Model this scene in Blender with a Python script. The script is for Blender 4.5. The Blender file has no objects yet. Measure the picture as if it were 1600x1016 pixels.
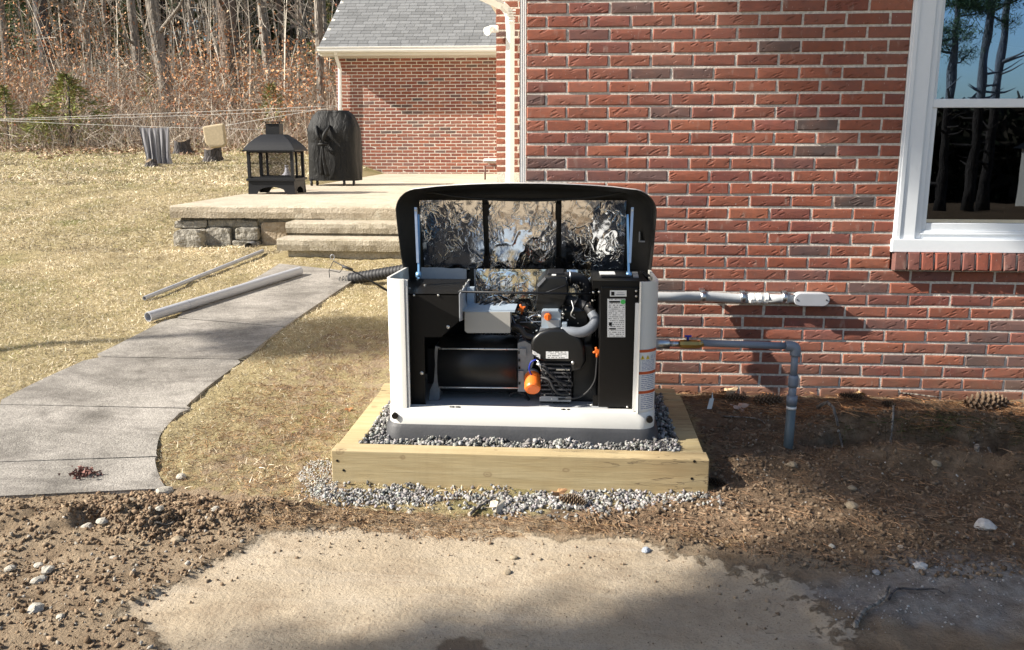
import bpy, bmesh, math, random
import numpy as np
from mathutils import Vector, Matrix
R = math.radians
rng = np.random.default_rng(7)
random.seed(7)
S = bpy.context.scene
COL = S.collection

# ------------------------------------------------------------------ camera, sky, sun, exposure
F_PX = 1370.0; PITCH = R(11.85); YAW = R(4.2)
CAM = np.array([0.06, -4.70, 1.46])
cam = bpy.data.cameras.new('camera'); camo = bpy.data.objects.new('camera', cam); COL.objects.link(camo)
camo.location = CAM; camo.rotation_euler = (math.pi/2 - PITCH, 0, YAW)
cam.sensor_fit = 'HORIZONTAL'; cam.sensor_width = 36; cam.lens = 36*F_PX/1600
cam.clip_start = 0.05; cam.clip_end = 600
S.camera = camo
SUN = Vector((1.0, 0.27, -0.72)).normalized()          # the way sunlight travels
SUN_EL = math.asin(-SUN.z); SUN_ROT = math.atan2(-SUN.x, -SUN.y)
w = bpy.data.worlds.new("World"); S.world = w; w.use_nodes = True
nt = w.node_tree; bg = nt.nodes['Background']
sky = nt.nodes.new('ShaderNodeTexSky'); sky.sky_type = 'NISHITA'; sky.sun_disc = False
sky.sun_elevation = SUN_EL; sky.sun_rotation = SUN_ROT % (2*math.pi)
sky.air_density = 1.0; sky.dust_density = 1.5; sky.ozone_density = 1.0
nt.links.new(sky.outputs[0], bg.inputs[0]); bg.inputs[1].default_value = 0.072
sl = bpy.data.lights.new('sun', 'SUN'); sl.energy = 5.0; sl.angle = R(0.53); sl.color = (1.0, 0.93, 0.82)
so = bpy.data.objects.new('sun', sl); COL.objects.link(so)
so.rotation_euler = SUN.to_track_quat('-Z', 'Y').to_euler(); so.location = (-10, -3, 9)
S.view_settings.view_transform = 'Standard'; S.view_settings.look = 'None'
S.view_settings.gamma = 1; S.view_settings.use_curve_mapping = False
S.view_settings.exposure = 1.16
S.cycles.max_bounces = 7; S.cycles.diffuse_bounces = 3; S.cycles.glossy_bounces = 4
S.cycles.transparent_max_bounces = 10

# ------------------------------------------------------------------ measuring helpers (a photo pixel on a known plane -> a place)
_fw = np.array([-math.sin(YAW)*math.cos(PITCH), math.cos(YAW)*math.cos(PITCH), -math.sin(PITCH)])
_r = np.array([math.cos(YAW), math.sin(YAW), 0.0]); _u = np.cross(_r, _fw)
def ray(x, y): return _fw + _r*(x-800)/F_PX + _u*(508-y)/F_PX
def W(x, y, Y):
    d = ray(x, y); return CAM + d*((Y-CAM[1])/d[1])
def WZ(x, y, z):
    d = ray(x, y); return CAM + d*((z-CAM[2])/d[2])
def g0(x, y):
    x = np.asarray(x, float); y = np.asarray(y, float)
    up = 0.09*np.maximum(y+1.1, 0.0) - 0.0*x
    far = np.maximum(y-30, 0.0); up = up - 0.03*far
    dn = -0.06*np.maximum(-12-y, 0.0); dn = dn + 0.05*np.maximum(-75-y, 0)
    return up + dn
def G(x, y):
    d = ray(x, y); t0 = 1.0
    for _ in range(60):
        p = CAM + d*t0; h = p[2]-float(g0(p[0], p[1]))
        t0 += h/max(0.05, -d[2]+0.09*d[1])
        if abs(h) < 1e-5: break
    return CAM + d*t0
# ------------------------------------------------------------------ numpy value noise
_perm = rng.random((64, 64, 64))
def vnoise(x, y, z=0.0):
    x = np.asarray(x, float); y = np.asarray(y, float); z = np.zeros_like(x)+z
    xi = np.floor(x).astype(int); yi = np.floor(y).astype(int); zi = np.floor(z).astype(int)
    fx = x-xi; fy = y-yi; fz = z-zi
    fx = fx*fx*(3-2*fx); fy = fy*fy*(3-2*fy); fz = fz*fz*(3-2*fz)
    def p(a, b, c): return _perm[(xi+a) % 64, (yi+b) % 64, (zi+c) % 64]
    a = p(0,0,0)*(1-fx)+p(1,0,0)*fx; b = p(0,1,0)*(1-fx)+p(1,1,0)*fx
    c = p(0,0,1)*(1-fx)+p(1,0,1)*fx; d = p(0,1,1)*(1-fx)+p(1,1,1)*fx
    return ((a*(1-fy)+b*fy)*(1-fz)+(c*(1-fy)+d*fy)*fz)*2-1
def fbm(x, y, z=0.0, o=4):
    s = 0; a = 1.0; k = 1.0
    for i in range(o): s = s + a*vnoise(np.asarray(x)*k+i*7.3, np.asarray(y)*k+i*3.1, z*k); a *= .5; k *= 2.03
    return s
def sstep(a, b, v):
    t = np.clip((v-a)/(b-a), 0, 1); return t*t*(3-2*t)
def poly_sd(px, py, poly):
    """signed distance to a polygon, positive inside"""
    poly = np.asarray(poly, float); n = len(poly)
    d = np.full(px.shape, 1e9); ins = np.zeros(px.shape, bool)
    for i in range(n):
        ax, ay = poly[i][:2]; bx, by = poly[(i+1) % n][:2]
        ex, ey = bx-ax, by-ay; L = ex*ex+ey*ey+1e-12
        t = np.clip(((px-ax)*ex+(py-ay)*ey)/L, 0, 1)
        d = np.minimum(d, np.hypot(px-ax-t*ex, py-ay-t*ey))
        c = ((ay > py) != (by > py)) & (px < (bx-ax)*(py-ay)/((by-ay) if abs(by-ay) > 1e-9 else 1e-9)+ax)
        ins ^= c
    return np.where(ins, d, -d)

# ------------------------------------------------------------------ object helpers
def link(o, parent=None):
    COL.objects.link(o)
    if parent is not None: o.parent = parent
    return o
def mesh(name, v, f, mats=None, col=None, smooth=False, fmat=None):
    me = bpy.data.meshes.new(name)
    v = np.asarray(v, np.float32)
    if isinstance(f, np.ndarray):
        n, k = f.shape
        me.vertices.add(len(v)); me.vertices.foreach_set('co', v.ravel())
        me.loops.add(n*k); me.loops.foreach_set('vertex_index', f.astype(np.int32).ravel())
        me.polygons.add(n); me.polygons.foreach_set('loop_start', np.arange(0, n*k, k, dtype=np.int32))
        me.polygons.foreach_set('loop_total', np.full(n, k, np.int32))
        me.update(calc_edges=True)
    else:
        me.from_pydata([tuple(map(float, p)) for p in v], [], f); me.update()
    if mats is not None:
        for m in (mats if isinstance(mats, (list, tuple)) else [mats]): me.materials.append(m)
    if fmat is not None: me.polygons.foreach_set('material_index', np.asarray(fmat, np.int32))
    if smooth: me.polygons.foreach_set('use_smooth', np.ones(len(me.polygons), bool))
    if col is not None:
        ca = me.color_attributes.new('col', 'FLOAT_COLOR', 'POINT')
        c = np.asarray(col, np.float32)
        if c.shape[1] == 3: c = np.c_[c, np.ones(len(c), np.float32)]
        ca.data.foreach_set('color', c.ravel())
    return me
def ob(name, me, parent=None, **kw):
    o = bpy.data.objects.new(name, me); link(o, parent)
    for k, v in kw.items(): o[k] = v
    return o
def thing(name, label, cat, loc=(0, 0, 0), group=None, rz=0):
    o = bpy.data.objects.new(name, None); COL.objects.link(o); o.location = loc; o.rotation_euler = (0, 0, rz)
    o.empty_display_size = .1
    o['label'] = label; o['category'] = cat
    if group: o['group'] = group
    return o
def tag(o, label, cat, group=None):
    o['label'] = label; o['category'] = cat
    if group: o['group'] = group
    return o
class MB:
    """collects shapes (all coordinates are world; build() makes them local to the parent)"""
    def __init__(s): s.v = []; s.f = []; s.sm = []
    def add(s, v, f, smooth=False):
        n = len(s.v); s.v += [tuple(map(float, p)) for p in v]; s.f += [tuple(i+n for i in q) for q in f]; s.sm += [smooth]*len(f)
        return s
    def box(s, a, b, bev=0.0):
        x0, y0, z0 = [min(p, q) for p, q in zip(a, b)]; x1, y1, z1 = [max(p, q) for p, q in zip(a, b)]
        if bev <= 0:
            v = [(x0,y0,z0),(x1,y0,z0),(x1,y1,z0),(x0,y1,z0),(x0,y0,z1),(x1,y0,z1),(x1,y1,z1),(x0,y1,z1)]
            return s.add(v, [(0,3,2,1),(4,5,6,7),(0,1,5,4),(1,2,6,5),(2,3,7,6),(3,0,4,7)])
        bm = bmesh.new(); bmesh.ops.create_cube(bm, size=1)
        for q in bm.verts: q.co = Vector(((x0+x1)/2+q.co.x*(x1-x0), (y0+y1)/2+q.co.y*(y1-y0), (z0+z1)/2+q.co.z*(z1-z0)))
        bev = min(bev, .45*min(x1-x0, y1-y0, z1-z0))
        bmesh.ops.bevel(bm, geom=bm.edges[:], offset=bev, segments=2, affect='EDGES', profile=.5)
        bm.verts.index_update()
        s.add([q.co[:] for q in bm.verts], [tuple(q.index for q in f.verts) for f in bm.faces]); bm.free(); return s
    def tube(s, pts, r, n=10, cap=True, smooth=True, sub=0):
        P = [np.array(p, float) for p in pts]
        if not hasattr(r, '__len__'): r = [r]*len(P)
        if sub and len(P) > 2:
            Q = []; RR = []
            for i in range(len(P)-1):
                a = P[max(i-1, 0)]; b = P[i]; c = P[i+1]; d = P[min(i+2, len(P)-1)]
                for k in range(sub):
                    t = k/sub
                    Q.append(.5*((2*b)+(c-a)*t+(2*a-5*b+4*c-d)*t*t+(3*b-a-3*c+d)*t**3)); RR.append(r[i]*(1-t)+r[i+1]*t)
            Q.append(P[-1]); RR.append(r[-1]); P, r = Q, RR
        v = []; f = []; m = len(P); up = None
        for i in range(m):
            t = P[min(i+1, m-1)]-P[max(i-1, 0)]; t = t/(np.linalg.norm(t)+1e-12)
            if up is None:
                up = np.array([0, 0, 1.0]) if abs(t[2]) < .9 else np.array([1.0, 0, 0])
            a = np.cross(t, up); a /= np.linalg.norm(a)+1e-12; up = np.cross(a, t)
            for k in range(n):
                an = 2*math.pi*k/n; v.append(P[i]+r[i]*(math.cos(an)*a+math.sin(an)*up))
        for i in range(m-1):
            for k in range(n): f.append((i*n+k, i*n+(k+1) % n, (i+1)*n+(k+1) % n, (i+1)*n+k))
        if cap: f += [tuple(range(n))[::-1], tuple(range((m-1)*n, m*n))]
        n0 = len(f)-(2 if cap else 0); base = len(s.sm)
        s.add(v, f, smooth)
        if cap: s.sm[-1] = False; s.sm[-2] = False
        return s
    def prism(s, poly, vec):
        """planar polygon (3-D points) swept along vec"""
        n = len(poly); v = [tuple(p) for p in poly]+[tuple(np.array(p)+np.array(vec)) for p in poly]
        f = [tuple(range(n)), tuple(range(2*n-1, n-1, -1))]+[(i, n+i, n+(i+1) % n, (i+1) % n) for i in range(n)]
        return s.add(v, f)
    def pxprism(s, px, Y, depth):
        """front outline read off the photo on the plane Y, given real depth"""
        return s.prism([W(a, b, Y) for a, b in px], (0, depth, 0))
    def build(s, name, m, parent=None, loc=None, recalc=True, **kw):
        v = np.array(s.v, float)
        off = np.zeros(3)
        if parent is not None:
            p = parent
            while p is not None: off += np.array(p.location); p = p.parent
        me = mesh(name, v-off, s.f, m)
        me.polygons.foreach_set('use_smooth', np.array(s.sm, bool))
        if recalc:
            bm = bmesh.new(); bm.from_mesh(me); bmesh.ops.recalc_face_normals(bm, faces=bm.faces[:]); bm.to_mesh(me); bm.free()
        return ob(name, me, parent, **kw)

# ------------------------------------------------------------------ materials
MATS = {}
class NT:
    def __init__(s, name):
        s.m = bpy.data.materials.new(name); s.m.use_nodes = True; s.t = s.m.node_tree
        s.b = s.t.nodes['Principled BSDF']; s.out = s.t.nodes['Material Output']
    def n(s, k, **kw):
        q = s.t.nodes.new(k)
        for a, b in kw.items(): setattr(q, a, b)
        return q
    def l(s, a, b): s.t.links.new(a, b)
    def pos(s, scale=(1,1,1), rot=(0,0,0), obj=False, gen=None):
        if obj: o = s.n('ShaderNodeTexCoord').outputs['Object']
        else: o = s.n('ShaderNodeNewGeometry').outputs['Position']
        mp = s.n('ShaderNodeMapping'); mp.inputs['Scale'].default_value = scale; mp.inputs['Rotation'].default_value = rot
        s.l(o, mp.inputs[0]); return mp.outputs[0]
    def noise(s, sc, det=4, vec=None, rough=.55, dist=0):
        q = s.n('ShaderNodeTexNoise'); q.inputs['Scale'].default_value = sc; q.inputs['Detail'].default_value = det
        q.inputs['Roughness'].default_value = rough; q.inputs['Distortion'].default_value = dist
        if vec is not None: s.l(vec, q.inputs['Vector'])
        return q.outputs['Fac']
    def vor(s, sc, vec=None, feat='F1', out='Distance'):
        q = s.n('ShaderNodeTexVoronoi'); q.feature = feat; q.inputs['Scale'].default_value = sc
        if vec is not None: s.l(vec, q.inputs['Vector'])
        return q.outputs[out]
    def ramp(s, fac, stops, interp='LINEAR'):
        q = s.n('ShaderNodeValToRGB'); q.color_ramp.interpolation = interp
        while len(q.color_ramp.elements) < len(stops): q.color_ramp.elements.new(.5)
        for e, (p, c) in zip(q.color_ramp.elements, stops):
            e.position = p; e.color = (c[0], c[1], c[2], 1) if hasattr(c, '__len__') else (c, c, c, 1)
        s.l(fac, q.inputs[0]); return q.outputs[0]
    def mix(s, fac, a, b, mode='MIX'):
        q = s.n('ShaderNodeMix', data_type='RGBA', blend_type=mode)
        for sock, val in ((q.inputs[0], fac), (q.inputs[6], a), (q.inputs[7], b)):
            if isinstance(val, (int, float)): sock.default_value = val
            elif isinstance(val, (tuple, list)): sock.default_value = (*val[:3], 1)
            else: s.l(val, sock)
        return q.outputs[2]
    def math(s, op, a, b=0.0, c=None):
        q = s.n('ShaderNodeMath', operation=op)
        for i, val in enumerate((a, b) if c is None else (a, b, c)):
            if isinstance(val, (int, float)): q.inputs[i].default_value = val
            else: s.l(val, q.inputs[i])
        return q.outputs[0]
    def attr(s, name='col'):
        q = s.n('ShaderNodeAttribute'); q.attribute_name = name; return q
    def bump(s, h, dist=.01, strength=1.0, prev=None):
        q = s.n('ShaderNodeBump'); q.inputs['Distance'].default_value = dist; q.inputs['Strength'].default_value = strength
        s.l(h, q.inputs['Height'])
        if prev is not None: s.l(prev, q.inputs['Normal'])
        s.l(q.outputs[0], s.b.inputs['Normal']); return q.outputs[0]
    def col(s, c):
        if isinstance(c, (tuple, list)): s.b.inputs['Base Color'].default_value = (*c[:3], 1)
        else: s.l(c, s.b.inputs['Base Color'])
    def rough(s, v):
        if isinstance(v, (int, float)): s.b.inputs['Roughness'].default_value = v
        else: s.l(v, s.b.inputs['Roughness'])
def simple(name, c, rough=.5, metal=0.0, var=.12, sc=30, bumpd=0.0, bsc=200, spec=.5, coat=0):
    t = NT(name); P = t.pos()
    n = t.noise(sc, 5, P)
    t.col(t.mix(n, tuple(x*(1-var) for x in c), tuple(min(1, x*(1+var)) for x in c)))
    t.rough(t.math('MULTIPLY_ADD', t.noise(sc*2.3, 4, P), .25, max(0.02, rough-.12)))
    t.b.inputs['Metallic'].default_value = metal; t.b.inputs['Specular IOR Level'].default_value = spec
    t.b.inputs['Coat Weight'].default_value = coat
    if bumpd: t.bump(t.noise(bsc, 4, P), bumpd)
    MATS[name] = t.m; return t.m
M_shell = simple('shell_paint', (.70, .69, .65), .38, var=.03, sc=9, bumpd=.0003, bsc=900)
M_shell_in = simple('shell_inside', (.42, .44, .46), .45, var=.05)
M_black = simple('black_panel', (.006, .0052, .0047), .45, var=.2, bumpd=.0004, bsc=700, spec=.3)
M_blackgloss = simple('black_gloss', (.010, .010, .012), .22, var=.2)
M_rubber = simple('rubber', (.018, .018, .02), .6, var=.25)
M_base = simple('base_plinth', (.045, .046, .05), .6, var=.35, sc=14, bumpd=.001, bsc=90)
M_steel = simple('zinc_steel', (.55, .57, .60), .32, 1.0)
M_bolt = simple('bolt', (.75, .74, .70), .3, .8)
M_cast = simple('cast_alloy', (.30, .31, .33), .5, .6, var=.25, sc=60, bumpd=.001, bsc=240)
M_greybox = simple('grey_box', (.38, .37, .34), .5, var=.04)
M_blue = simple('blue_steel', (.22, .42, .66), .35, .5)
M_orange = simple('orange_plastic', (.85, .17, .02), .4, var=.08)
M_greyhose = simple('grey_hose', (.22, .24, .27), .45)
M_regul = simple('regulator_alloy', (.42, .50, .58), .4, .3)
M_white = simple('white_trim', (.78, .78, .76), .45, var=.04, sc=6, bumpd=.0005, bsc=80)
M_cream = simple('cream_trim', (.66, .62, .53), .5, var=.05)
M_vinyl = simple('window_vinyl', (.74, .77, .80), .42, var=.03)
M_pvc = simple('grey_pvc', (.18, .21, .26), .42, var=.08)
M_flex = simple('grey_flex', (.42, .44, .45), .5, var=.06)
M_pvc_l = simple('light_pvc', (.36, .37, .40), .45, var=.10, sc=12)
M_brass = simple('brass', (.45, .30, .10), .35, .9)
M_bluecap = simple('blue_handle', (.01, .03, .35), .4)
M_iron = simple('painted_iron', (.010, .011, .014), .5, var=.3, sc=50, bumpd=.0006, spec=.3)
M_brown = simple('brown_metal', (.09, .04, .03), .5, .3)
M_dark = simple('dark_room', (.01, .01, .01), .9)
M_paper = simple('white_paper', (.75, .75, .73), .5, var=.02)
M_green = simple('green_dot', (.08, .55, .12), .5)

def label_mat(name, rows, cols, base=(.78,.78,.77), ink=(.06,.06,.07), thresh=.48):
    """white sticker with unreadably small lines of print; object space: x across, z down"""
    t = NT(name); tc = t.n('ShaderNodeTexCoord').outputs['Generated']; sp = t.n('ShaderNodeSeparateXYZ'); t.l(tc, sp.inputs[0])
    line = t.math('FRACT', t.math('MULTIPLY', sp.outputs[2], rows))
    on = t.math('MULTIPLY', t.math('GREATER_THAN', line, .38), t.math('LESS_THAN', line, .86))
    cell = t.n('ShaderNodeCombineXYZ'); t.l(t.math('MULTIPLY', sp.outputs[0], cols), cell.inputs[0]); t.l(t.math('MULTIPLY', t.math('FLOOR', t.math('MULTIPLY', sp.outputs[2], rows)), 3.7), cell.inputs[2])
    w_ = t.math('GREATER_THAN', t.noise(1.0, 2, cell.outputs[0]), thresh)
    mx = t.math('MULTIPLY', t.math('GREATER_THAN', sp.outputs[0], .08), t.math('LESS_THAN', sp.outputs[0], .92))
    fac = t.math('MULTIPLY', t.math('MULTIPLY', on, w_), mx)
    t.col(t.mix(t.math('MULTIPLY', fac, .8), base, ink)); t.rough(.4); return t.m
M_lab1 = label_mat('print_data', 20, 22)
M_lab2 = label_mat('print_small', 4, 12)
M_lab3 = label_mat('print_blue', 8, 24, ink=(.05,.09,.25), thresh=.42)

def foil_mat():
    t = NT('foil'); P = t.pos()
    v = t.n('ShaderNodeVectorMath', operation='ADD'); wn = t.n('ShaderNodeTexNoise'); wn.inputs['Scale'].default_value = 5; wn.inputs['Detail'].default_value = 3
    t.l(P, wn.inputs['Vector']); sc = t.n('ShaderNodeVectorMath', operation='SCALE'); sc.inputs['Scale'].default_value = .16
    t.l(wn.outputs['Color'], sc.inputs[0]); t.l(P, v.inputs[0]); t.l(sc.outputs[0], v.inputs[1])
    mp = t.n('ShaderNodeMapping'); mp.inputs['Scale'].default_value = (1.5, 1, .8); t.l(v.outputs[0], mp.inputs[0])
    e = t.math('ABSOLUTE', t.math('SUBTRACT', t.noise(6.5, 3, mp.outputs[0], .5, .4), .5)); cr = t.ramp(e, [(0, 1), (.012, .45), (.04, 0)]); e2 = t.math('ABSOLUTE', t.math('SUBTRACT', t.noise(15, 2, mp.outputs[0], .5, .8), .48)); cr2 = t.ramp(e2, [(0, .6), (.02, .2), (.05, 0)]); cr = t.math('ADD', cr, cr2)
    gate = t.ramp(t.noise(7, 2, P), [(.42, 0), (.58, 1)])
    h = t.math('ADD', t.math('MULTIPLY', cr, t.math('MULTIPLY', gate, .7)), t.math('MULTIPLY', t.noise(20, 3, mp.outputs[0], dist=1.0), .22))
    t.bump(h, .004, .7)
    t.col((.80, .80, .80)); t.b.inputs['Metallic'].default_value = 1; t.rough(.13); return t.m
M_foil = foil_mat()

def brick_mat(name, use_attr):
    t = NT(name); P = t.pos()
    if use_attr: base = t.attr('col').outputs['Color']
    else: base = t.n('ShaderNodeObjectInfo').outputs['Color']
    n = t.noise(38, 5, P); base2 = t.mix(t.ramp(n, [(.35, 0), (.7, .6)]), base, t.mix(.55, base, (.07, .045, .04)))
    base2 = t.mix(t.ramp(t.noise(9, 3, P), [(.45, 0), (.8, .45)]), base2, t.mix(.5, base2, (.38, .12, .05)))
    base2 = t.mix(t.ramp(t.noise(1.3, 4, P), [(.4, 0), (.75, .30)]), base2, (.30, .17, .13))
    # hand-thrown slash marks: short diagonal dents
    rv = t.pos((1, 1, 1), (0, R(24), 0)); mp = t.n('ShaderNodeMapping'); mp.inputs['Scale'].default_value = (15, 15, 60); t.l(rv, mp.inputs[0])
    d = t.n('ShaderNodeTexVoronoi'); d.inputs['Scale'].default_value = 1.0; t.l(mp.outputs[0], d.inputs['Vector'])
    slash = t.ramp(d.outputs['Distance'], [(0, 0), (.22, .05), (.42, 1)])
    gate = t.math('GREATER_THAN', t.noise(16, 1, P), .52)
    dent = t.math('SUBTRACT', 1.0, t.math('MULTIPLY', t.math('SUBTRACT', 1.0, slash), gate))
    h = t.math('ADD', t.math('MULTIPLY', dent, .8), t.math('MULTIPLY', t.noise(170, 4, P), .35))
    t.bump(h, .0052, .85)
    zz = t.n('ShaderNodeSeparateXYZ'); t.l(P, zz.inputs[0]); spl = t.ramp(t.math('ADD', zz.outputs[2], t.math('MULTIPLY', t.noise(12, 5, P), .35)), [(.25, .55), (.48, 0)]); base2 = t.mix(spl, base2, (.19, .13, .085))
    base2 = t.mix(t.ramp(t.noise(26, 4, t.pos((1, 1, .35))), [(.62, 0), (.74, .35)]), base2, (.40, .33, .28))
    # pale mortar flecks
    fl = t.math('GREATER_THAN', t.noise(115, 1, t.pos((1.6, 1, .5))), .765)
    t.col(t.mix(t.math('MULTIPLY', fl, .5), t.mix(t.math('MULTIPLY', t.math('SUBTRACT', 1, dent), .28), base2, (.05, .02, .015)), (.5, .44, .4)))  # dents also darkened in the colour, standing in for shade inside them
    t.rough(.85); return t.m
M_brick = brick_mat('brick_clay', False); M_brick_s = brick_mat('brick_clay_joined', True)
def mortar():
    t = NT('mortar'); P = t.pos(); t.col(t.ramp(t.noise(60, 5, P), [(.3, (.40, .36, .31)), (.6, (.66, .61, .54)), (.8, (.74, .69, .62))]))
    t.bump(t.noise(120, 5, P), .004); t.rough(.95); return t.m
M_mortar = mortar()
def shingle_mat():
    t = NT('shingle'); P = t.pos(); c = t.n('ShaderNodeObjectInfo').outputs['Color']
    t.col(t.mix(t.ramp(t.noise(140, 2, P), [(.35, 0), (.7, .6)]), c, t.mix(.5, c, (.5, .5, .5), 'MULTIPLY')))
    t.bump(t.noise(300, 2, P), .003); t.rough(.9); return t.m
M_shingle = shingle_mat()
def conc(name, a, b, agg, bd=.006, dirt=(.16,.12,.08)):
    t = NT(name); P = t.pos(); big = t.noise(2.2, 5, P, .65)
    c = t.mix(t.ramp(big, [(.35, 0), (.65, 1)]), a, b)
    v = t.vor(agg, P, 'F1', 'Color'); sp = t.n('ShaderNodeSeparateColor'); t.l(v, sp.inputs[0])
    c = t.mix(.28, c, t.ramp(sp.outputs[0], [(0, (.16,.14,.12)), (.5, (.36,.33,.29)), (1, (.62,.58,.5))]))
    c = t.mix(t.ramp(t.noise(5, 6, P, .7, .6), [(.52, 0), (.72, .55)]), c, dirt); c = t.mix(t.ramp(t.noise(1.4, 9, t.pos((.6, 1.5, 1)), .72, 1.0), [(.46, 0), (.62, .6)]), c, tuple(x*1.1 for x in dirt)); c = t.mix(t.ramp(t.noise(2.6, 9, t.pos((.8, 1.3, 1)), .75, .6), [(.56, 0), (.7, .5)]), c, tuple(min(.6, x*1.5) for x in b))
    t.col(c); d = t.vor(agg, P, 'F1', 'Distance')
    t.bump(t.math('ADD', t.math('MULTIPLY', d, -.5), t.math('MULTIPLY', t.noise(40, 6, P), .8)), bd); t.rough(.92); return t.m
M_walk = conc('walk_concrete', (.115,.107,.095), (.285,.265,.24), 150, .004, (.06,.052,.044))
M_step = conc('step_concrete', (.30,.26,.19), (.42,.37,.28), 75, .005, (.20,.17,.11))
M_patio = conc('patio_concrete', (.42,.36,.27), (.52,.45,.34), 70, .006, (.30,.25,.18))
M_fieldstone = conc('fieldstone', (.17,.165,.14), (.28,.26,.22), 20, .03, (.10,.09,.06))
def wood(name, a, b):
    t = NT(name); P = t.pos((.9, 13, 13)); Q = t.pos()
    n = t.noise(2.0, 5, P, .55, .5); fine = t.noise(6.5, 4, t.pos((1.2, 40, 40)), .5)
    c = t.mix(t.ramp(n, [(.3, 0), (.7, 1)]), a, b); c = t.mix(t.ramp(fine, [(.4, .35), (.6, 0)]), c, tuple(x*.72 for x in a))
    vt = t.noise(38, 2, t.pos((1, .04, .04))); c = t.mix(t.ramp(vt, [(.5, 0), (.8, .13)]), c, tuple(x*.62 for x in a))
    c = t.mix(t.ramp(t.noise(2.3, 5, Q), [(.48, 0), (.75, .5)]), c, (.30, .20, .095))
    d = t.n('ShaderNodeVectorMath', operation='ADD'); w2 = t.n('ShaderNodeTexNoise'); w2.inputs['Scale'].default_value = 14; t.l(Q, w2.inputs['Vector']); ws = t.n('ShaderNodeVectorMath', operation='SCALE'); ws.inputs['Scale'].default_value = .03; t.l(w2.outputs['Color'], ws.inputs[0]); t.l(Q, d.inputs[0]); t.l(ws.outputs[0], d.inputs[1])
    mp = t.n('ShaderNodeMapping'); mp.inputs['Scale'].default_value = (1, 1, 1.5); t.l(d.outputs[0], mp.inputs[0])
    k = t.vor(4.6, mp.outputs[0]); c = t.mix(t.ramp(k, [(0, .9), (.045, .75), (.062, .1), (.085, .45), (.11, 0)]), c, (.12, .06, .025))
    ck = t.math('ABSOLUTE', t.math('SUBTRACT', t.noise(1.6, 4, t.pos((1, 9, 9)), .5, 1.2), .5)); gate = t.ramp(t.noise(2.1, 2, Q), [(.52, 0), (.6, 1)]); crk = t.math('MULTIPLY', t.ramp(ck, [(0, 1), (.006, 0)]), gate)
    c = t.mix(t.math('MULTIPLY', crk, .8), c, (.07, .04, .02))
    t.col(c); t.bump(t.math('SUBTRACT', t.math('ADD', n, t.math('MULTIPLY', fine, .3)), crk), .002); t.rough(.78); return t.m
M_wood = wood('treated_pine', (.37, .28, .14), (.50, .41, .24))
M_wood_y = wood('treated_pine_side', (.38, .30, .15), (.50, .42, .24))
def vcol(name, rough=.9, mul=1.0, sc=60, tr=0.0, bd=0.0):
    t = NT(name); P = t.pos(); c = t.attr('col').outputs['Color']
    t.col(t.mix(t.ramp(t.noise(sc, 3, P), [(.35, 0), (.7, .45)]), c, t.mix(.6, c, (.35, .33, .3), 'MULTIPLY'))); t.rough(rough)
    t.b.inputs['Specular IOR Level'].default_value = .25
    if bd: t.bump(t.noise(sc*4, 4, P), bd)
    return t.m
M_stone = vcol('crushed_stone', .85, sc=90, bd=.003)
M_litter = vcol('litter', .9)
M_leaf = vcol('leaf', .8)
def bark(name, a, b):
    t = NT(name); P = t.pos((1, 1, .22)); v = t.vor(22, P, 'DISTANCE_TO_EDGE')
    n = t.noise(18, 5, P); c = t.mix(t.ramp(n, [(.35, 0), (.7, 1)]), a, b)
    t.col(t.mix(t.ramp(v, [(0, .8), (.12, 0)]), c, tuple(x*.35 for x in a))); t.bump(t.math('ADD', t.math('MULTIPLY', v, 1.5), n), .03); t.rough(.95); return t.m
M_bark = bark('bark_grey', (.19, .165, .14), (.38, .34, .29))
M_barkp = bark('bark_pine', (.13, .10, .08), (.28, .22, .175))
M_barkd = bark('bark_dark', (.05, .045, .045), (.12, .11, .11))

# ------------------------------------------------------------------ ground sheet
PZG = .83
def gpoly(px): return np.array([G(a, b)[:2] for a, b in px])
WALK_L = [(-60,668),(0,629),(71,593),(150,557),(232,516),(335,463),(394,439),(437,414)]
def smooth_px(pl, k=4):
    P_ = [np.array(p, float) for p in pl]; out = []
    for i in range(len(P_)-1):
        a = P_[max(i-1, 0)]; b = P_[i]; c = P_[i+1]; d = P_[min(i+2, len(P_)-1)]
        for j in range(k):
            t = j/k; out.append(tuple(.5*((2*b)+(c-a)*t+(2*a-5*b+4*c-d)*t*t+(3*b-a-3*c+d)*t**3)))
    return out+[tuple(P_[-1])]
WALK_L = smooth_px(WALK_L)
WALK_R = [(562,430),(547,445),(445,514),(378,569),(327,608),(283,648),(256,679),(247,703),(246,727),(256,758),(275,800)]
WALK_R = smooth_px(WALK_R)
walk_poly = gpoly(WALK_L[::1]+WALK_R[:-4]+[(262,766),(-60,782)])
SAND = gpoly([(196,958),(300,902),(408,838),(520,822),(700,826),(860,836),(1000,850),(1120,880),(1235,925),(1290,1000),(1330,1100),(1300,1400),(900,1800),(500,1800),(250,1400),(262,1016),(250,985)])
DIRTB = gpoly([(-900,775),(-60,776),(140,768),(256,760),(300,762),(380,772),(470,792),(560,800),(640,800),(700,806),(860,806),(1100,772),(1112,760),(1112,700),(1060,612),(1900,650),(2300,1016),(2000,2500),(-800,2500),(-1200,1100)])
MULCH = gpoly([(850,800),(1107,768),(1112,700),(1060,612),(2100,640),(2300,860),(1600,880),(1420,880),(1300,880),(1200,868),(1100,850),(1000,842),(900,830)])
GREY = gpoly([(1250,915),(1400,880),(1600,885),(2300,880),(2500,1100),(1700,1000),(1450,985),(1330,980)])
TRENCH = gpoly([(1255,692),(1300,676),(1400,684),(1500,690),(1600,690),(1900,700),(1900,735),(1600,730),(1500,722),(1400,712),(1300,706)])
FRAME = np.array([(-.985,-1.165),(.63,-1.165),(.63,-.10),(-.985,-.10)])
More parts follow.
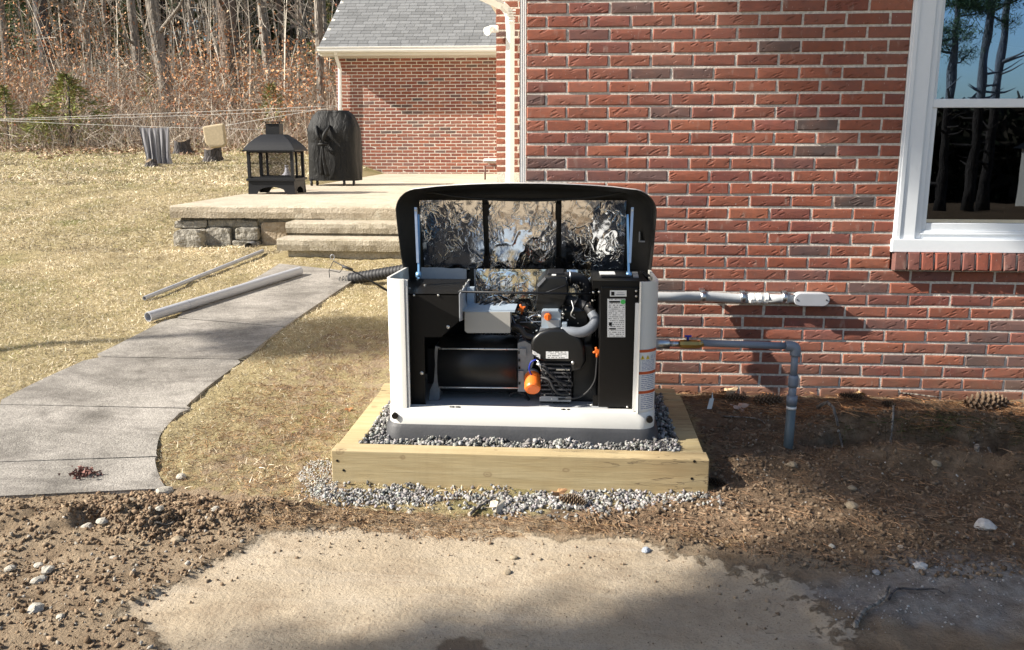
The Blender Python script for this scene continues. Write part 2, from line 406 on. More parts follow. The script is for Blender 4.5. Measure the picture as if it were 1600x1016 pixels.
def axis(segs):
    out = []
    for a, b, n in segs: out += list(np.linspace(a, b, n, endpoint=False))
    out.append(segs[-1][1]); return np.array(out)
xs = axis([(-150,-40,12),(-40,-14,26),(-14,-5.2,70),(-5.2,-3.2,70),(-3.2,2.8,300),(2.8,6,40),(6,14,20),(14,150,24)])
ys = axis([(-160,-40,14),(-40,-8,30),(-8,-3.3,40),(-3.3,1.0,220),(1.0,4.5,100),(4.5,14,110),(14,40,60),(40,160,20)])
GX, GY = np.meshgrid(xs, ys)
def relief(X, Y):
    h = g0(X, Y)
    sd_walk = poly_sd(X, Y, walk_poly); sd_d = poly_sd(X, Y, DIRTB) + .07*fbm(X*4, Y*4, .5)
    sd_s = poly_sd(X, Y, SAND)+.05*fbm(X*5, Y*5, 1.7); sd_m = poly_sd(X, Y, MULCH)+.06*fbm(X*5, Y*5, 2.2)
    sd_t = poly_sd(X, Y, TRENCH)+.03*fbm(X*7, Y*7, 4.2)
    sd_f = poly_sd(X, Y, FRAME)
    dirt = sstep(-.03, .05, sd_d); sand = sstep(-.01, .03, sd_s); mul = sstep(-.04, .05, sd_m)*(1-sand)
    lawn = 1-dirt
    near = (Y < 6)
    h = h + lawn*(.012*fbm(X*3, Y*3, .2)+.006*fbm(X*17, Y*17, .9))
    rough = dirt*(1-sand)
    berm = np.exp(-((Y+1.62+.10*np.sin(X*2.1))/.16)**2)*sstep(-.6, -1.5, X)*sstep(-4.2, -3.0, X)
    h = h + rough*(.016*fbm(X*6, Y*6, 3.3)+.010*np.abs(fbm(X*26, Y*26, 5.1))) + berm*(.035+.035*fbm(X*9, Y*9, 8.8)+.02*np.abs(fbm(X*31, Y*31, 2.4)))
    h = h + sand*(.004*fbm(X*3, Y*3, 6.6)+.0012*fbm(X*30, Y*30, 6.1)) - sand*.006
    h = h + mul*(.012*fbm(X*5, Y*5, 7.7)+.008*np.abs(fbm(X*33, Y*33, .6)))
    h = h - .27*sstep(-.01, .045, sd_t)+.085*np.exp(-((sd_t+.09)/.07)**2)*mul*sstep(1.15, 1.45, X)
    h = np.where(sd_walk > .016, np.minimum(h, g0(X, Y)-.012), h)
    cap = PZG-.05+np.maximum(0, (-3.6-X))*.35+np.maximum(0, 3.9-Y)*2
    h = np.where((Y > 3.2) & (X > -8) & (X < 3), np.minimum(h, cap), h)
    ins = sstep(-.02, .05, sd_f); h = h*(1-ins)+(-.01)*ins
    return h, dirt, sand, mul, sd_s
H, zd, zs, zm, _sds = relief(GX.ravel(), GY.ravel())
zg = sstep(-.05, .12, poly_sd(GX.ravel(), GY.ravel(), GREY)+.12*fbm(GX.ravel()*4, GY.ravel()*4, 9.1))
vv = np.c_[GX.ravel(), GY.ravel(), H]
nx = len(xs); ny = len(ys); idx = np.arange(nx*ny).reshape(ny, nx)
ff = np.stack([idx[:-1,:-1], idx[:-1,1:], idx[1:,1:], idx[1:,:-1]], -1).reshape(-1, 4)
def ground_mat():
    t = NT('ground_soil'); P = t.pos(); a = t.attr('col'); sp = t.n('ShaderNodeSeparateColor'); t.l(a.outputs['Color'], sp.inputs[0])
    lawn = t.ramp(t.noise(1.1, 6, P, .62), [(.30, (.20,.19,.08)), (.45, (.34,.28,.15)), (.6, (.40,.33,.19)), (.8, (.27,.20,.11))])
    lawn = t.mix(t.ramp(t.noise(70, 4, P), [(.3, .5), (.6, 0)]), lawn, (.16,.12,.06))
    dirt = t.ramp(t.noise(7, 7, P, .65), [(.28, (.15,.105,.065)), (.5, (.28,.21,.14)), (.75, (.38,.30,.205))])
    dirt = t.mix(t.ramp(t.vor(95, P), [(.0, .5), (.22, 0)]), dirt, (.45,.40,.32))
    sand = t.ramp(t.noise(3.0, 7, P, .6), [(.3, (.30,.24,.17)), (.5, (.39,.32,.23)), (.75, (.46,.385,.29))])
    sand = t.mix(t.ramp(t.noise(150, 3, P), [(.55, 0), (.72, .7)]), sand, (.17,.12,.075))
    # round dark brown spot in the sand and faint tyre scuffs
    mul = t.ramp(t.noise(9, 8, P, .72), [(.30, (.085,.06,.04)), (.5, (.19,.132,.085)), (.72, (.31,.23,.155))])
    grey = t.ramp(t.noise(14, 7, P, .7), [(.35, (.20,.18,.16)), (.6, (.36,.345,.32)), (.8, (.48,.46,.43))])
    nz = t.math('MULTIPLY', t.math('SUBTRACT', t.noise(11, 8, P, .72), .5), 1.5)
    def zone(o_, w_=.10): return t.ramp(t.math('ADD', o_, nz), [(.5-w_, 0), (.5+w_, 1)])
    zsand = zone(sp.outputs[1], .06)
    c = t.mix(zone(sp.outputs[0]), lawn, dirt); c = t.mix(zone(sp.outputs[2], .14), c, mul); c = t.mix(zsand, c, sand)
    # thin soil trodden over the pad
    thin = t.ramp(t.noise(4.5, 9, t.pos((1, 1.6, 1)), .75, .8), [(.50, 0), (.66, .42)]); c = t.mix(t.math('MULTIPLY', thin, zsand), c, (.24,.175,.115))
    rut = t.ramp(t.noise(2.0, 6, t.pos((.5, 5, 1), (0, 0, R(-14))), .6, .5), [(.5, 0), (.7, .35)]); c = t.mix(t.math('MULTIPLY', rut, zsand), c, (.45,.40,.33))
    c = t.mix(t.math('MULTIPLY', a.outputs['Alpha'], .75), c, grey)
    d = t.n('ShaderNodeVectorMath', operation='DISTANCE'); t.l(P, d.inputs[0]); wp = G(722, 1010); d.inputs[1].default_value = (wp[0], wp[1], 0)
    dark_spot = t.ramp(t.math('ADD', d.outputs['Value'], t.math('MULTIPLY', t.noise(14, 4, P), .14)), [(.125, 1), (.15, 0)])
    c = t.mix(t.math('MULTIPLY', dark_spot, .75), c, (.12,.08,.05))  # darker brown inside a ragged circle near the front of the pad
    t.col(c)
    sm = t.math('SUBTRACT', 1.0, t.math('MULTIPLY', zsand, .62))
    h = t.math('MULTIPLY', sm, t.math('ADD', t.noise(60, 8, P, .7), t.math('MULTIPLY', t.noise(14, 6, P), .8)))
    t.bump(h, .022); t.rough(.96); t.b.inputs['Specular IOR Level'].default_value = .15; return t.m
M_ground = ground_mat()
_Xr, _Yr = GX.ravel(), GY.ravel()
wzd = sstep(-.14, .14, poly_sd(_Xr, _Yr, DIRTB)); wzd = np.maximum(wzd, .50*sstep(-2.1, -1.5, _Xr)*sstep(1.6, .9, _Yr)*(_Xr < -.9)); wzs = sstep(-.10-.25*sstep(.3, .9, _Xr), .10+.18*sstep(.3, .9, _Xr), _sds); wzm = np.maximum(sstep(-.18, .18, poly_sd(_Xr, _Yr, MULCH)), sstep(-12.5, -14, _Yr)); wzs = wzs*(1-wzm*(_Yr < -12))
gme = mesh('ground', vv, ff, M_ground, col=np.c_[wzd, wzs, wzm, zg], smooth=True)
ob('ground', gme, kind='structure')

# height lookup for scattering
from mathutils.bvhtree import BVHTree
def hgt(X, Y):
    return relief(np.atleast_1d(np.asarray(X, float)), np.atleast_1d(np.asarray(Y, float)))[0]

# ------------------------------------------------------------------ sidewalk of five slabs
walk = ob('sidewalk', None, kind='structure')
Ls = [np.array(p, float) for p in WALK_L]; Rs = [np.array(p, float) for p in WALK_R]
def cut(pl, y):
    for a, b in zip(pl[:-1], pl[1:]):
        if min(a[1], b[1]) <= y <= max(a[1], b[1]): t = (y-a[1])/(b[1]-a[1]+1e-9); return a+(b-a)*t
    return pl[0] if abs(pl[0][1]-y) < abs(pl[-1][1]-y) else pl[-1]
def seg(pl, ya, yb): return [p for p in pl if min(ya, yb)+1 < p[1] < max(ya, yb)-1]
joints = [((437,414),(566,428)), ((276,500),(445,514)), ((157,561),(374,565)), ((-2,636),(299,642)), ((-330,738),(247,718)), ((-420,800),(262,768))]
LL = [(-420,860),(-330,790)]+WALK_L
def edge_pts(pl, a, b):
    return [p for p in pl if min(a[1], b[1])+2 < p[1] < max(a[1], b[1])-2]
for i in range(5):
    (l0, r0), (l1, r1) = joints[i], joints[i+1]
    right = [r0]+sorted([p for p in WALK_R if r0[1]+2 < p[1] < r1[1]-2], key=lambda p: p[1])+[r1]
    left = [l1]+(sorted([p for p in WALK_L if l0[1]+2 < p[1] < l1[1]-2], key=lambda p: -p[1]) if i < 3 else [])+[l0]
    pts = [G(*p) for p in right+left]
    c = sum(pts)/len(pts); sh = []
    for p in pts:
        d = p-c; L = np.linalg.norm(d[:2]); sh.append(p-d*(.008/L))
    top = [np.array([p[0], p[1], float(g0(p[0], p[1]))+.014]) for p in sh]
    rim = []
    for p in sh:
        d = p-c; L = np.linalg.norm(d[:2]); q = p+d*(-.002/L) if True else p; rim.append(np.array([q[0], q[1], float(g0(q[0], q[1]))+.008]))
    bot = [q-np.array([0,0,.10]) for q in rim]
    n = len(top)
    # fine front-to-back rows are not needed: the slope is a plane
    v = top+rim+bot; f = [tuple(range(n))]+[(k, (k+1) % n, n+(k+1) % n, n+k) for k in range(n)]+[(n+k, n+(k+1) % n, 2*n+(k+1) % n, 2*n+k) for k in range(n)]
    mb = MB().add(v, f); mb.build('slab', M_walk, walk)

# ------------------------------------------------------------------ bricks
def brick_mesh(L, Hh, D, seed, m):
    r = np.random.default_rng(seed); b = .004
    def j(s=.0012): return r.normal(0, s, 3)
    v = []
    for (y, ins) in ((0, b), (b, 0), (D, 0)):
        for sx, sz in ((-1,-1),(1,-1),(1,1),(-1,1)): v.append(np.array([sx*(L/2-ins), y, sz*(Hh/2-ins)])+j())
    # a middle pair of points on the front face so that it is not dead flat
    v.append(np.array([r.uniform(-.25,.25)*L, -.0012, r.uniform(-.2,.2)*Hh]))
    f = [(0,1,12),(1,2,12),(2,3,12),(3,0,12)]+[(4*k+i, 4*k+4+i, 4*k+4+(i+1) % 4, 4*k+(i+1) % 4) for k in (0,1) for i in range(4)]
    return v, [q if len(q) == 3 else q[::-1] for q in f]
BH = .0645; BW = .2133; JM = .0118; ZT = 2.152
BR_COLS = [tuple(x*.92 for x in q) for q in [(.27,.075,.04),(.30,.09,.05),(.24,.065,.04),(.33,.10,.05),(.25,.08,.05),(.21,.06,.045),(.13,.075,.07),(.085,.06,.055),(.28,.10,.065),(.17,.07,.06)]]
BR_W = np.array([.19,.17,.17,.08,.14,.11,.035,.03,.05,.04]); BR_W /= BR_W.sum()
def bcol(): 
    c = np.array(BR_COLS[rng.choice(len(BR_COLS), p=BR_W)])*rng.uniform(.85, 1.15); return c
_bm = {}
def brick_ob(L, parent, loc, D=.07, Hh=BH-JM, rot=None, off=(0,0,0)):
    k = (round(L, 3), int(rng.integers(6)), round(Hh, 3))
    if k not in _bm:
        v, f = brick_mesh(L, Hh, D, hash(k) % 99991, M_brick); _bm[k] = mesh('brick', v, f, M_brick)
    o = ob('brick', _bm[k], parent); o.location = np.array(loc)-np.array(off)
    if rot is not None: o.rotation_euler = rot
    c = bcol(); o.color = (c[0], c[1], c[2], 1); return o
class BrickPile:
    def __init__(s): s.v = []; s.f = []; s.c = []; s.n = 0
    def add(s, L, loc, D=.05, Hh=BH-JM, M=None):
        v, f = brick_mesh(L, Hh, D, int(rng.integers(1e6)), None); v = np.array(v)
        if M is not None: v = v @ np.array(M).T
        s.v.append(v+np.array(loc)); s.f += [tuple(i+s.n for i in q) for q in f]; s.n += len(v); c = bcol(); s.c.append(np.tile(c, (len(v), 1)))
    def build(s, name, parent, off=(0,0,0)):
        v = np.vstack(s.v)-np.array(off); me = mesh(name, v, s.f, M_brick_s, col=np.vstack(s.c)); return ob(name, me, parent, kind='stuff')
# main house
HX0 = -.21; WINX0 = 1.70; WINX1 = 2.95; WINZ0 = .80; WINZ1 = 2.75
house = thing('brick_house', 'red brick house wall with white double hung window behind the generator', 'house', (0, 0, 0))
wall = MB()
wall.box((HX0+.004, 0.0, -.4), (WINX0, .22, 3.35)); wall.box((WINX1, 0.0, -.4), (7, .22, 3.35))
wall.box((WINX0, 0.0, -.4), (WINX1, .22, WINZ0)); wall.box((WINX0, .010, WINZ1), (WINX1, .22, 3.35))
wall.box((HX0+.004, .22, -.4), (HX0+.2, 3.7, 3.35))
mw = wall.build('wall', M_mortar, house)
cands = []
for k in range(-18, 33):
    z = ZT-(k+.5)*BH
    if z > 3.3: continue
    odd = k % 2; us = np.arange(-1, 34) if not odd else np.arange(-1.5, 34)
    for u in us:
        a = u*BW+JM/2; b = (u+1)*BW-JM/2
        a = max(a, HX0); 
        if b-a < .03: continue
        for (A, B_) in ([(a, b)] if not (WINZ0-.01 < z < WINZ1) else [(a, min(b, WINX0)), (max(a, WINX1), b)]):
            if B_-A < .03: continue
            x = (A+B_)/2
            vis = (x < 2.5 and z < 2.2) and not (-.78 < x < .40 and z < 1.2 and z > .2)
            if z < .2 and x < .58: vis = False
            cands.append((0 if vis else 1, rng.random()*.0, B_-A, x, z))
vis_n = sum(1 for c in cands if c[0] == 0)
cands.sort(key=lambda c: (c[0], abs(float(c[3])-1.0)+abs(float(c[4])-1.1)))
pile = BrickPile(); nsep = 0
for (nv, _, L, x, z) in cands:
    y = rng.normal(-.0048, .0007)
    if nv == 0 and nsep < 270: brick_ob(L, mw, (x, y, z)); nsep += 1
    else: pile.add(L, (x, y, z))
# far corner piece of the house (behind), its left end shows past the corner
jw = MB(); jw.box((-.70, 3.702, -.2), (.2, 3.9, 3.15)); jw.box((-.70, 3.9, -.2), (-.52, 12.75, 3.15)); ell = jw.build('wall', M_mortar, house)
for k in range(-4, 30):
    z = 2.90-(k+.5)*BH+.2
    if z < .75: continue
    xa = -.705
    cuts = [(-.705, -.705+.2028), (-.705+BW, -.705+BW+.2)] if k % 2 == 0 else [(-.705, -.705+.096), (-.705+.107, -.705+.31)]
    for a, b in cuts:
        if nsep < 300: brick_ob(b-a, ell, ((a+b)/2, 3.70, z)); nsep += 1
        else: pile.add(b-a, ((a+b)/2, 3.70, z))
pile.build('brick_courses', mw)
# row-lock window sill bricks
sill = MB(); sill.box((WINX0+.012, -.035, .812), (WINX1+.05, .05, .885)); sw = sill.build('window_sill', M_mortar, house)
x = WINX0+.010
while x < WINX1+.05:
    v, f = brick_mesh(.058, .092, .12, int(rng.integers(1e6)), None)
    v = np.array(v); v[:, 2] -= np.where(v[:, 1] > .05, -.004, 0)
    o = ob('brick', mesh('brick', v, f, M_brick), sw); o.location = (x+.029, -.048, .850); o.rotation_euler = (R(-7), 0, R(rng.normal(0, .8)))
    c = np.array([(.20,.07,.055),(.16,.065,.055),(.24,.065,.04),(.10,.055,.05)][int(rng.integers(4))])*rng.uniform(.85,1.1); o.color = (*c, 1); x += .0685
# window
win = thing('double_hung_window', 'white double hung window with upper pane reflecting pines and sky', 'window', (1.7, 0, .9))
fr = MB()
def wbox(m, x0, y0, z0, x1, y1, z1, b=.003): return m.box((x0, y0, z0), (x1, y1, z1), b)
wbox(fr, 1.702, -.012, .915, 1.812, .05, 2.74); wbox(fr, 1.714, -.018, .935, 1.735, -.010, 2.74, .002); wbox(fr, 1.812, -.012, 2.64, 2.84, .05, 2.74); wbox(fr, 2.84, -.012, .915, 2.948, .05, 2.74)
wbox(fr, 1.695, -.030, .895, 2.96, .05, .962)
fr.build('casing', M_vinyl, win)
s2 = MB(); wbox(s2, 1.812, .002, .962, 1.846, .07, 2.64); wbox(s2, 2.806, .002, .962, 2.84, .07, 2.64); wbox(s2, 1.846, .002, .962, 2.806, .07, 1.005); wbox(s2, 1.846, .002, 2.60, 2.806, .07, 2.64)
wbox(s2, 1.84, -.004, .985, 2.81, .004, .992, .001); s2.build('frame', M_vinyl, win)
s3 = MB(); wbox(s3, 1.846, .012, 1.005, 1.872, .045, 1.625); wbox(s3, 2.78, .012, 1.005, 2.806, .045, 1.625); wbox(s3, 1.872, .012, 1.005, 2.78, .045, 1.043); lower = s3.build('lower_sash', M_vinyl, win)
s4 = MB(); wbox(s4, 1.846, .004, 1.625, 2.806, .05, 1.668); wbox(s4, 1.846, .02, 1.668, 1.866, .06, 2.60); wbox(s4, 2.786, .02, 1.668, 2.806, .06, 2.60); upper = s4.build('upper_sash', M_vinyl, win)
def glass_mat(name, refl, tint=(.9,.95,1), clear=.6):
    t = NT(name); g = t.n('ShaderNodeBsdfGlossy'); g.inputs['Roughness'].default_value = .004; g.inputs['Color'].default_value = (*tint, 1)
    tr = t.n('ShaderNodeBsdfTransparent'); tr.inputs['Color'].default_value = (clear, clear, clear*1.03, 1)
    wv = t.n('ShaderNodeBump'); wv.inputs['Distance'].default_value = .0005; t.l(t.noise(2.4, 2, t.pos()), wv.inputs['Height']); t.l(wv.outputs[0], g.inputs['Normal'])
    fz = t.n('ShaderNodeFresnel'); fz.inputs[0].default_value = 1.5
    mx = t.n('ShaderNodeMixShader'); t.l(t.math('ADD', fz.outputs[0], refl), mx.inputs[0]); t.l(tr.outputs[0], mx.inputs[1]); t.l(g.outputs[0], mx.inputs[2])
    t.l(mx.outputs[0], t.out.inputs[0]); return t.m
M_glass = glass_mat('pane_glass', .50, (.46, .70, 1.0), .6); M_glass2 = glass_mat('pane_glass_screened', .02, (.8,.9,1), .3)
MB().box((1.866, .034, 1.668), (2.786, .038, 2.60)).build('pane', M_glass, upper)
MB().box((1.872, .026, 1.043), (2.78, .030, 1.625)).build('pane', M_glass2, lower)
MB().box((1.872, .0235, 1.045), (2.78, .0245, 1.062)).build('screen_rail', M_steel, lower)
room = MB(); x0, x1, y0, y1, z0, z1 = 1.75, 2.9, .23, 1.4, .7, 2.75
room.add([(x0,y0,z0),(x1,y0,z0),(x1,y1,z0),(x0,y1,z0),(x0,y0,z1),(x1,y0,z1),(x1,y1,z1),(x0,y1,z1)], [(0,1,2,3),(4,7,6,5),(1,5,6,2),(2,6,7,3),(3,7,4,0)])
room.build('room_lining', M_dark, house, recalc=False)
# swagged sheer curtain inside the upper sash
cv = []; cf = []; nu, nv_ = 30, 24
for i in range(nv_+1):
    for j in range(nu+1):
        a = j/nu; b = i/nv_
        top = 2.02-.10*a; xl = 1.90+.12*b**1.5+.03*math.sin(b*5)
        p = np.array([xl+(2.85-xl)*a, .115+.018*math.sin((a*22+b*6))+.008*math.sin(a*51), 2.05-(.42*b)-.13*math.sin(a*3.1)*(1-b)])
        cv.append(p)
for i in range(nv_):
    for j in range(nu): k = i*(nu+1)+j; cf.append((k, k+1, k+nu+2, k+nu+1))
M_sheer = simple('sheer_cloth', (.42, .50, .62), .9, var=.1)
cu = ob('curtain', mesh('curtain', cv, cf, M_sheer, smooth=True)); tag(cu, 'pale swagged curtain hanging inside the upper window pane', 'curtain')

# downspout by the main corner (fluted), downspout at the far corner
def fluted(px0, px1, Y0, Y1, z0, z1, nf=3):
    m = MB(); xa, xb = px0, px1; prof = []
    n = nf*4
    for i in range(n+1): prof.append((xa+(xb-xa)*i/n, Y0+(.006 if i % 4 in (1, 2) else 0)))
    poly = [(a, b, z0) for a, b in prof]+[(xb, Y1, z0), (xa, Y1, z0)]
    return m.prism(poly, (0, 0, z1-z0))
d1 = thing('downspout', 'fluted white downspout at the near corner of the brick wall', 'downspout', (-.24, .04, .1))
pa = W(812.5, 150, .03)[0]
fluted(pa, HX0-.004, .015, .09, .10, 3.2, 3).build('pipe', M_white, d1)
for z in (2.7,): MB().box((pa-.003, .012, z), (HX0+.004, .094, z+.02)).build('strap', M_white, d1)
d2 = thing('downspout', 'smooth white downspout with top elbow on the set-back brick corner', 'downspout', (-.57, 3.66, .8))
q = W(797, 150, 3.64); x = q[0]
pts = [W(797, 300, 3.64), W(797, 100, 3.64), W(797, 36, 3.64), W(793, 18, 3.62), W(784, 8, 3.58), W(765, 0, 3.5), W(735, -14, 3.4)]
MB().tube([pts[0], pts[1], pts[2], pts[3], pts[4]], .040, 4, sub=3, smooth=False).build('pipe', M_white, d2)
MB().tube(pts[4:], .040, 4, sub=3, smooth=False).build('elbow', M_white, d2)
for k in range(5):
    p = W(797+.3*k, 33-4.2*k, 3.60); MB().box((p[0]-.045, 3.585, p[2]-.006), (p[0]+.045, 3.60, p[2]+.006)).build('rib', M_white, d2)
# eaves of the house (mostly above the frame): soffit over the set-back corner, gutter line over the main wall
rf = MB(); rf.box((-.55, -.32, 3.35), (7.1, .0, 3.37)); rf.box((-.56, -.34, 3.35), (7.12, -.32, 3.53)); rf.add([(-.56,-.34,3.55),(7.12,-.34,3.55),(7.12,4.5,6.3),(-.56,4.5,6.3)], [(0,1,2,3)])
rf.box((-.56, -.34, 3.34), (-.21, 3.6, 3.37))
rf.build('roof', M_cream, house)
rf = MB(); rf.box((-1.02, 3.42, 3.10), (-.70, 12.7, 3.13)); rf.box((-.70, 3.42, 3.10), (-.2, 3.70, 3.13)); rf.box((-1.04, 3.40, 3.10), (-1.02, 12.7, 3.26)); rf.box((-1.04, 3.38, 3.10), (-.2, 3.40, 3.26)); rf.add([(-1.04,3.38,3.27),(-1.04,12.7,3.27),(1.5,12.7,5.0),(1.5,3.38,5.0)], [(0,1,2,3)])
rf.build('eaves', M_cream, house)
fl = thing('flood_light', 'small white flood light under the eaves beside the grey roof', 'light', tuple(W(770, 45, 3.62)))
c = W(770, 45, 3.62)
MB().box(c+[-.03,-.01,-.03], c+[.05,.05,.03], .008).build('mount', M_white, fl)
MB().tube([c+[-.005,0,0], c+[-.05,-.06,-.03]], [.022,.04], 12).build('lamp_head', M_white, fl)
# low foundation ledge
cb = MB()
for i in range(14):
    a = .63+i*.14; cb.box((a, -.028-rng.random()*.02, -.1), (a+.14, .0, .085+rng.random()*.012), .01)
cb.build('foundation', M_fieldstone, house)

# ------------------------------------------------------------------ garage with shingle roof
gar = thing('brick_garage', 'far brick garage wing with grey shingle roof and white gutter', 'garage', (-4.6, 12.7, .8))
GO = np.array([-4.6, 12.7, .8])
GX0, GX1, GYW = -4.66, -.70, 12.70
gm = MB(); gm.box((GX0+.004, GYW+.002, .3), (GX1+.6, GYW+.25, 3.2)); gm.box((GX0+.01, GYW+.25, .3), (GX0+.25, 20, 3.2)); gw = gm.build('wall', M_mortar, gar)
pile = BrickPile(); nb = 0
for k in range(0, 37):
    z = 3.03-(k+.5)*.0622
    for u in range(-1, 20):
        a = GX0+(u+(.5 if k % 2 else 0))*BW+JM/2; b = a+BW-JM; a = max(a, GX0); b = min(b, GX1+.2)
        if b-a < .03: continue
        if nb < 300 and a > -4.1 and k > 4: brick_ob(b-a, gw, ((a+b)/2, GYW, z), Hh=.052, off=GO); nb += 1
        else: pile.add(b-a, ((a+b)/2, GYW, z), Hh=.052)
Mside = Matrix.Rotation(-math.pi/2, 3, 'Z')
for k in range(0, 37):
    z = 3.03-(k+.5)*.0622
    for u in range(0, 12): pile.add(.203, (GX0, GYW+.11+u*BW+(.1 if k % 2 else 0), z), Hh=.052, M=Mside)
pile.build('brick_courses', gw, GO)
# roof: deck, shingles
EY = 12.36; EZ = 3.20; SL = .62
X0r, X1r = -4.86, -.6
deck = MB(); deck.prism([(X0r, EY, EZ-.012), (X1r, EY, EZ-.012), (X1r, EY+4.6, EZ-.012+4.6*SL), (X0r, EY+4.6, EZ-.012+4.6*SL)], (0, .03, -.05)); dk = deck.build('roof', M_cream, gar)
bk = MB(); bk.prism([(X0r, EY+4.6, EZ-.012+4.6*SL), (X1r, EY+4.6, EZ-.012+4.6*SL), (X1r, EY+9.2, EZ-.012), (X0r, EY+9.2, EZ-.012)], (0, -.03, -.05)); bk.build('roof_back', M_cream, gar)
exy = .118; nsh = 0; shv = {}
an = math.atan(SL)
extra = MB()
for row in range(0, 38):
    y = EY+row*exy; z = EZ+row*exy*SL; x = X0r-.02+(row % 3)*.07-.07
    while x < X1r:
        wd = [.2, .16, .235, .19][int(rng.integers(4))]; a = max(x, X0r-.02); b = min(x+wd-.006, X1r); x += wd
        if b-a < .02: continue
        th = .007+rng.random()*.002
        if nsh < 300 and row < 15:
            me = mesh('shingle', [(-(b-a)/2,0,0),((b-a)/2,0,0),((b-a)/2,0,th),(-(b-a)/2,0,th),(-(b-a)/2,exy*1.3,exy*1.3*SL-.004),((b-a)/2,exy*1.3,exy*1.3*SL-.004)], [(0,1,2,3),(3,2,5,4),(0,3,4),(1,5,2)], M_shingle)
            o = ob('shingle', me, dk); o.location = ((a+b)/2-GO[0], y-GO[1], z-GO[2]); s_ = rng.choice([.15,.17,.185,.20]); o.color = (s_, s_*1.02, s_*1.03, 1); nsh += 1
        else: extra.add([(a,y,z),(b,y,z),(b,y,z+th),(a,y,z+th),(a,y+exy*1.3,z+exy*1.3*SL-.004),(b,y+exy*1.3,z+exy*1.3*SL-.004)], [(0,1,2,3),(3,2,5,4)])
M_sh2 = simple('shingle_far', (.175,.18,.182), .9, var=.3, sc=60)
extra.build('shingle_rows', M_sh2, dk, kind='stuff')
gt = MB()
prof = [(0,0),(-.07,0),(-.10,.03),(-.10,.07),(-.115,.085),(-.115,.10),(-.10,.10),(-.085,.085),(0,.085)]
gt.prism([(X0r-.02, EY-.0+a, EZ-.10+b) for a, b in prof], (X1r-X0r, 0, 0)); gt.build('gutter', M_white, gar)
fs = MB(); fs.box((X0r, EY+.005, 3.045), (X1r, EY+.03, 3.185)); fs.box((X0r, EY+.03, 3.045), (X1r, GYW, 3.06)); fs.build('fascia', M_cream, gar)
rk = MB(); rk.prism([(X0r-.004, EY, EZ-.14), (X0r-.004, EY+4.6, EZ-.14+4.6*SL), (X0r-.004, EY+4.6, EZ-.02+4.6*SL), (X0r-.004, EY, EZ-.02)], (-.02, 0, 0)); rk.build('rake_board', M_white, gar)
ds = MB(); p0 = W(523, 80, EY-.05); p1 = W(526, 92, 12.5); p2 = W(531, 108, 12.62); p3 = W(532, 275, 12.62)
ds.tube([p0, p1, p2, p3], .035, 6, smooth=False); ds.build('downspout', M_white, gar)
# hand rail and vent by the far right of the garage wall
hr = thing('handrail', 'short brown metal handrail beside the set-back brick corner', 'railing', tuple(W(765, 280, 9.5)))
a = W(758, 281, 9.5); b = W(758, 259, 9.5); c_ = W(782, 259, 9.5)
MB().tube([a, b], .014, 6).tube([b, c_], .014, 6).build('rail', M_brown, hr)
vt = MB(); p = W(766, 250, 12.66); vt.box((p[0]-.12, 12.58, p[2]-.025), (p[0]+.14, 12.695, p[2]+.025), .006); o = vt.build('wall_vent', M_white); tag(o, 'white vent hood low on the far garage wall', 'vent')

# ------------------------------------------------------------------ patio, steps, stones
PZ = .83; PX0 = W(265, 325, 3.8)[0]
pat = ob('patio', None, kind='structure')
def slab_rough(m, x0, x1, y0, y1, z0, z1, n=40, j=.003):
    """slab whose front and left edges are slightly broken"""
    xs_ = np.linspace(x0, x1, n); v = []; f = []
    for i, xx in enumerate(xs_):
        for (yy, zz) in ((y0+.012, z1), (y0, z1-.014), (y0-.004, (z0+z1)/2), (y0+.006, z0), (y1, z0), (y1, z1)):
            k = j*(1 if yy < y1 else 0); v.append((xx+rng.normal(0, k*.4), yy+rng.normal(0, k), zz+rng.normal(0, k*.5)))
    for i in range(n-1):
        for k in range(6): a = i*6+k; b = i*6+(k+1) % 6; f.append((a, b, b+6, a+6))
    f += [(0,1,2,3,4,5)[::-1], tuple(range((n-1)*6, n*6))]
    return m.add(v, f)
m = MB(); slab_rough(m, PX0, 1.0, 3.80, 12.9, PZ-.12, PZ, 60); m.build('patio_slab', M_patio, pat)
m = MB(); m.box((PX0+.06, 3.9, .0), (.9, 12.9, PZ-.12)); m.build('footing', M_fieldstone, pat)
st = thing('concrete_steps', 'two worn concrete steps leading up to the patio', 'steps', tuple(G(520, 405)))
SXL1 = W(434, 380, 3.25)[0]; SXL2 = W(447, 352, 3.52)[0]
m = MB(); slab_rough(m, SXL1, -.9, 3.22, 3.52, .465, .575, 30, .003); m.build('step', M_step, st)
m = MB(); slab_rough(m, SXL2, -.9, 3.50, 3.82, .60, .70, 30, .003); m.build('step', M_step, st)
m = MB(); m.box((SXL1+.08, 3.29, .2), (-.92, 3.5, .47)); m.box((SXL2+.08, 3.56, .2), (-.92, 3.84, .60)); m.box((SXL2+.3, 3.80, .55), (-.92, 3.9, .72)); m.build('riser', M_step, st)
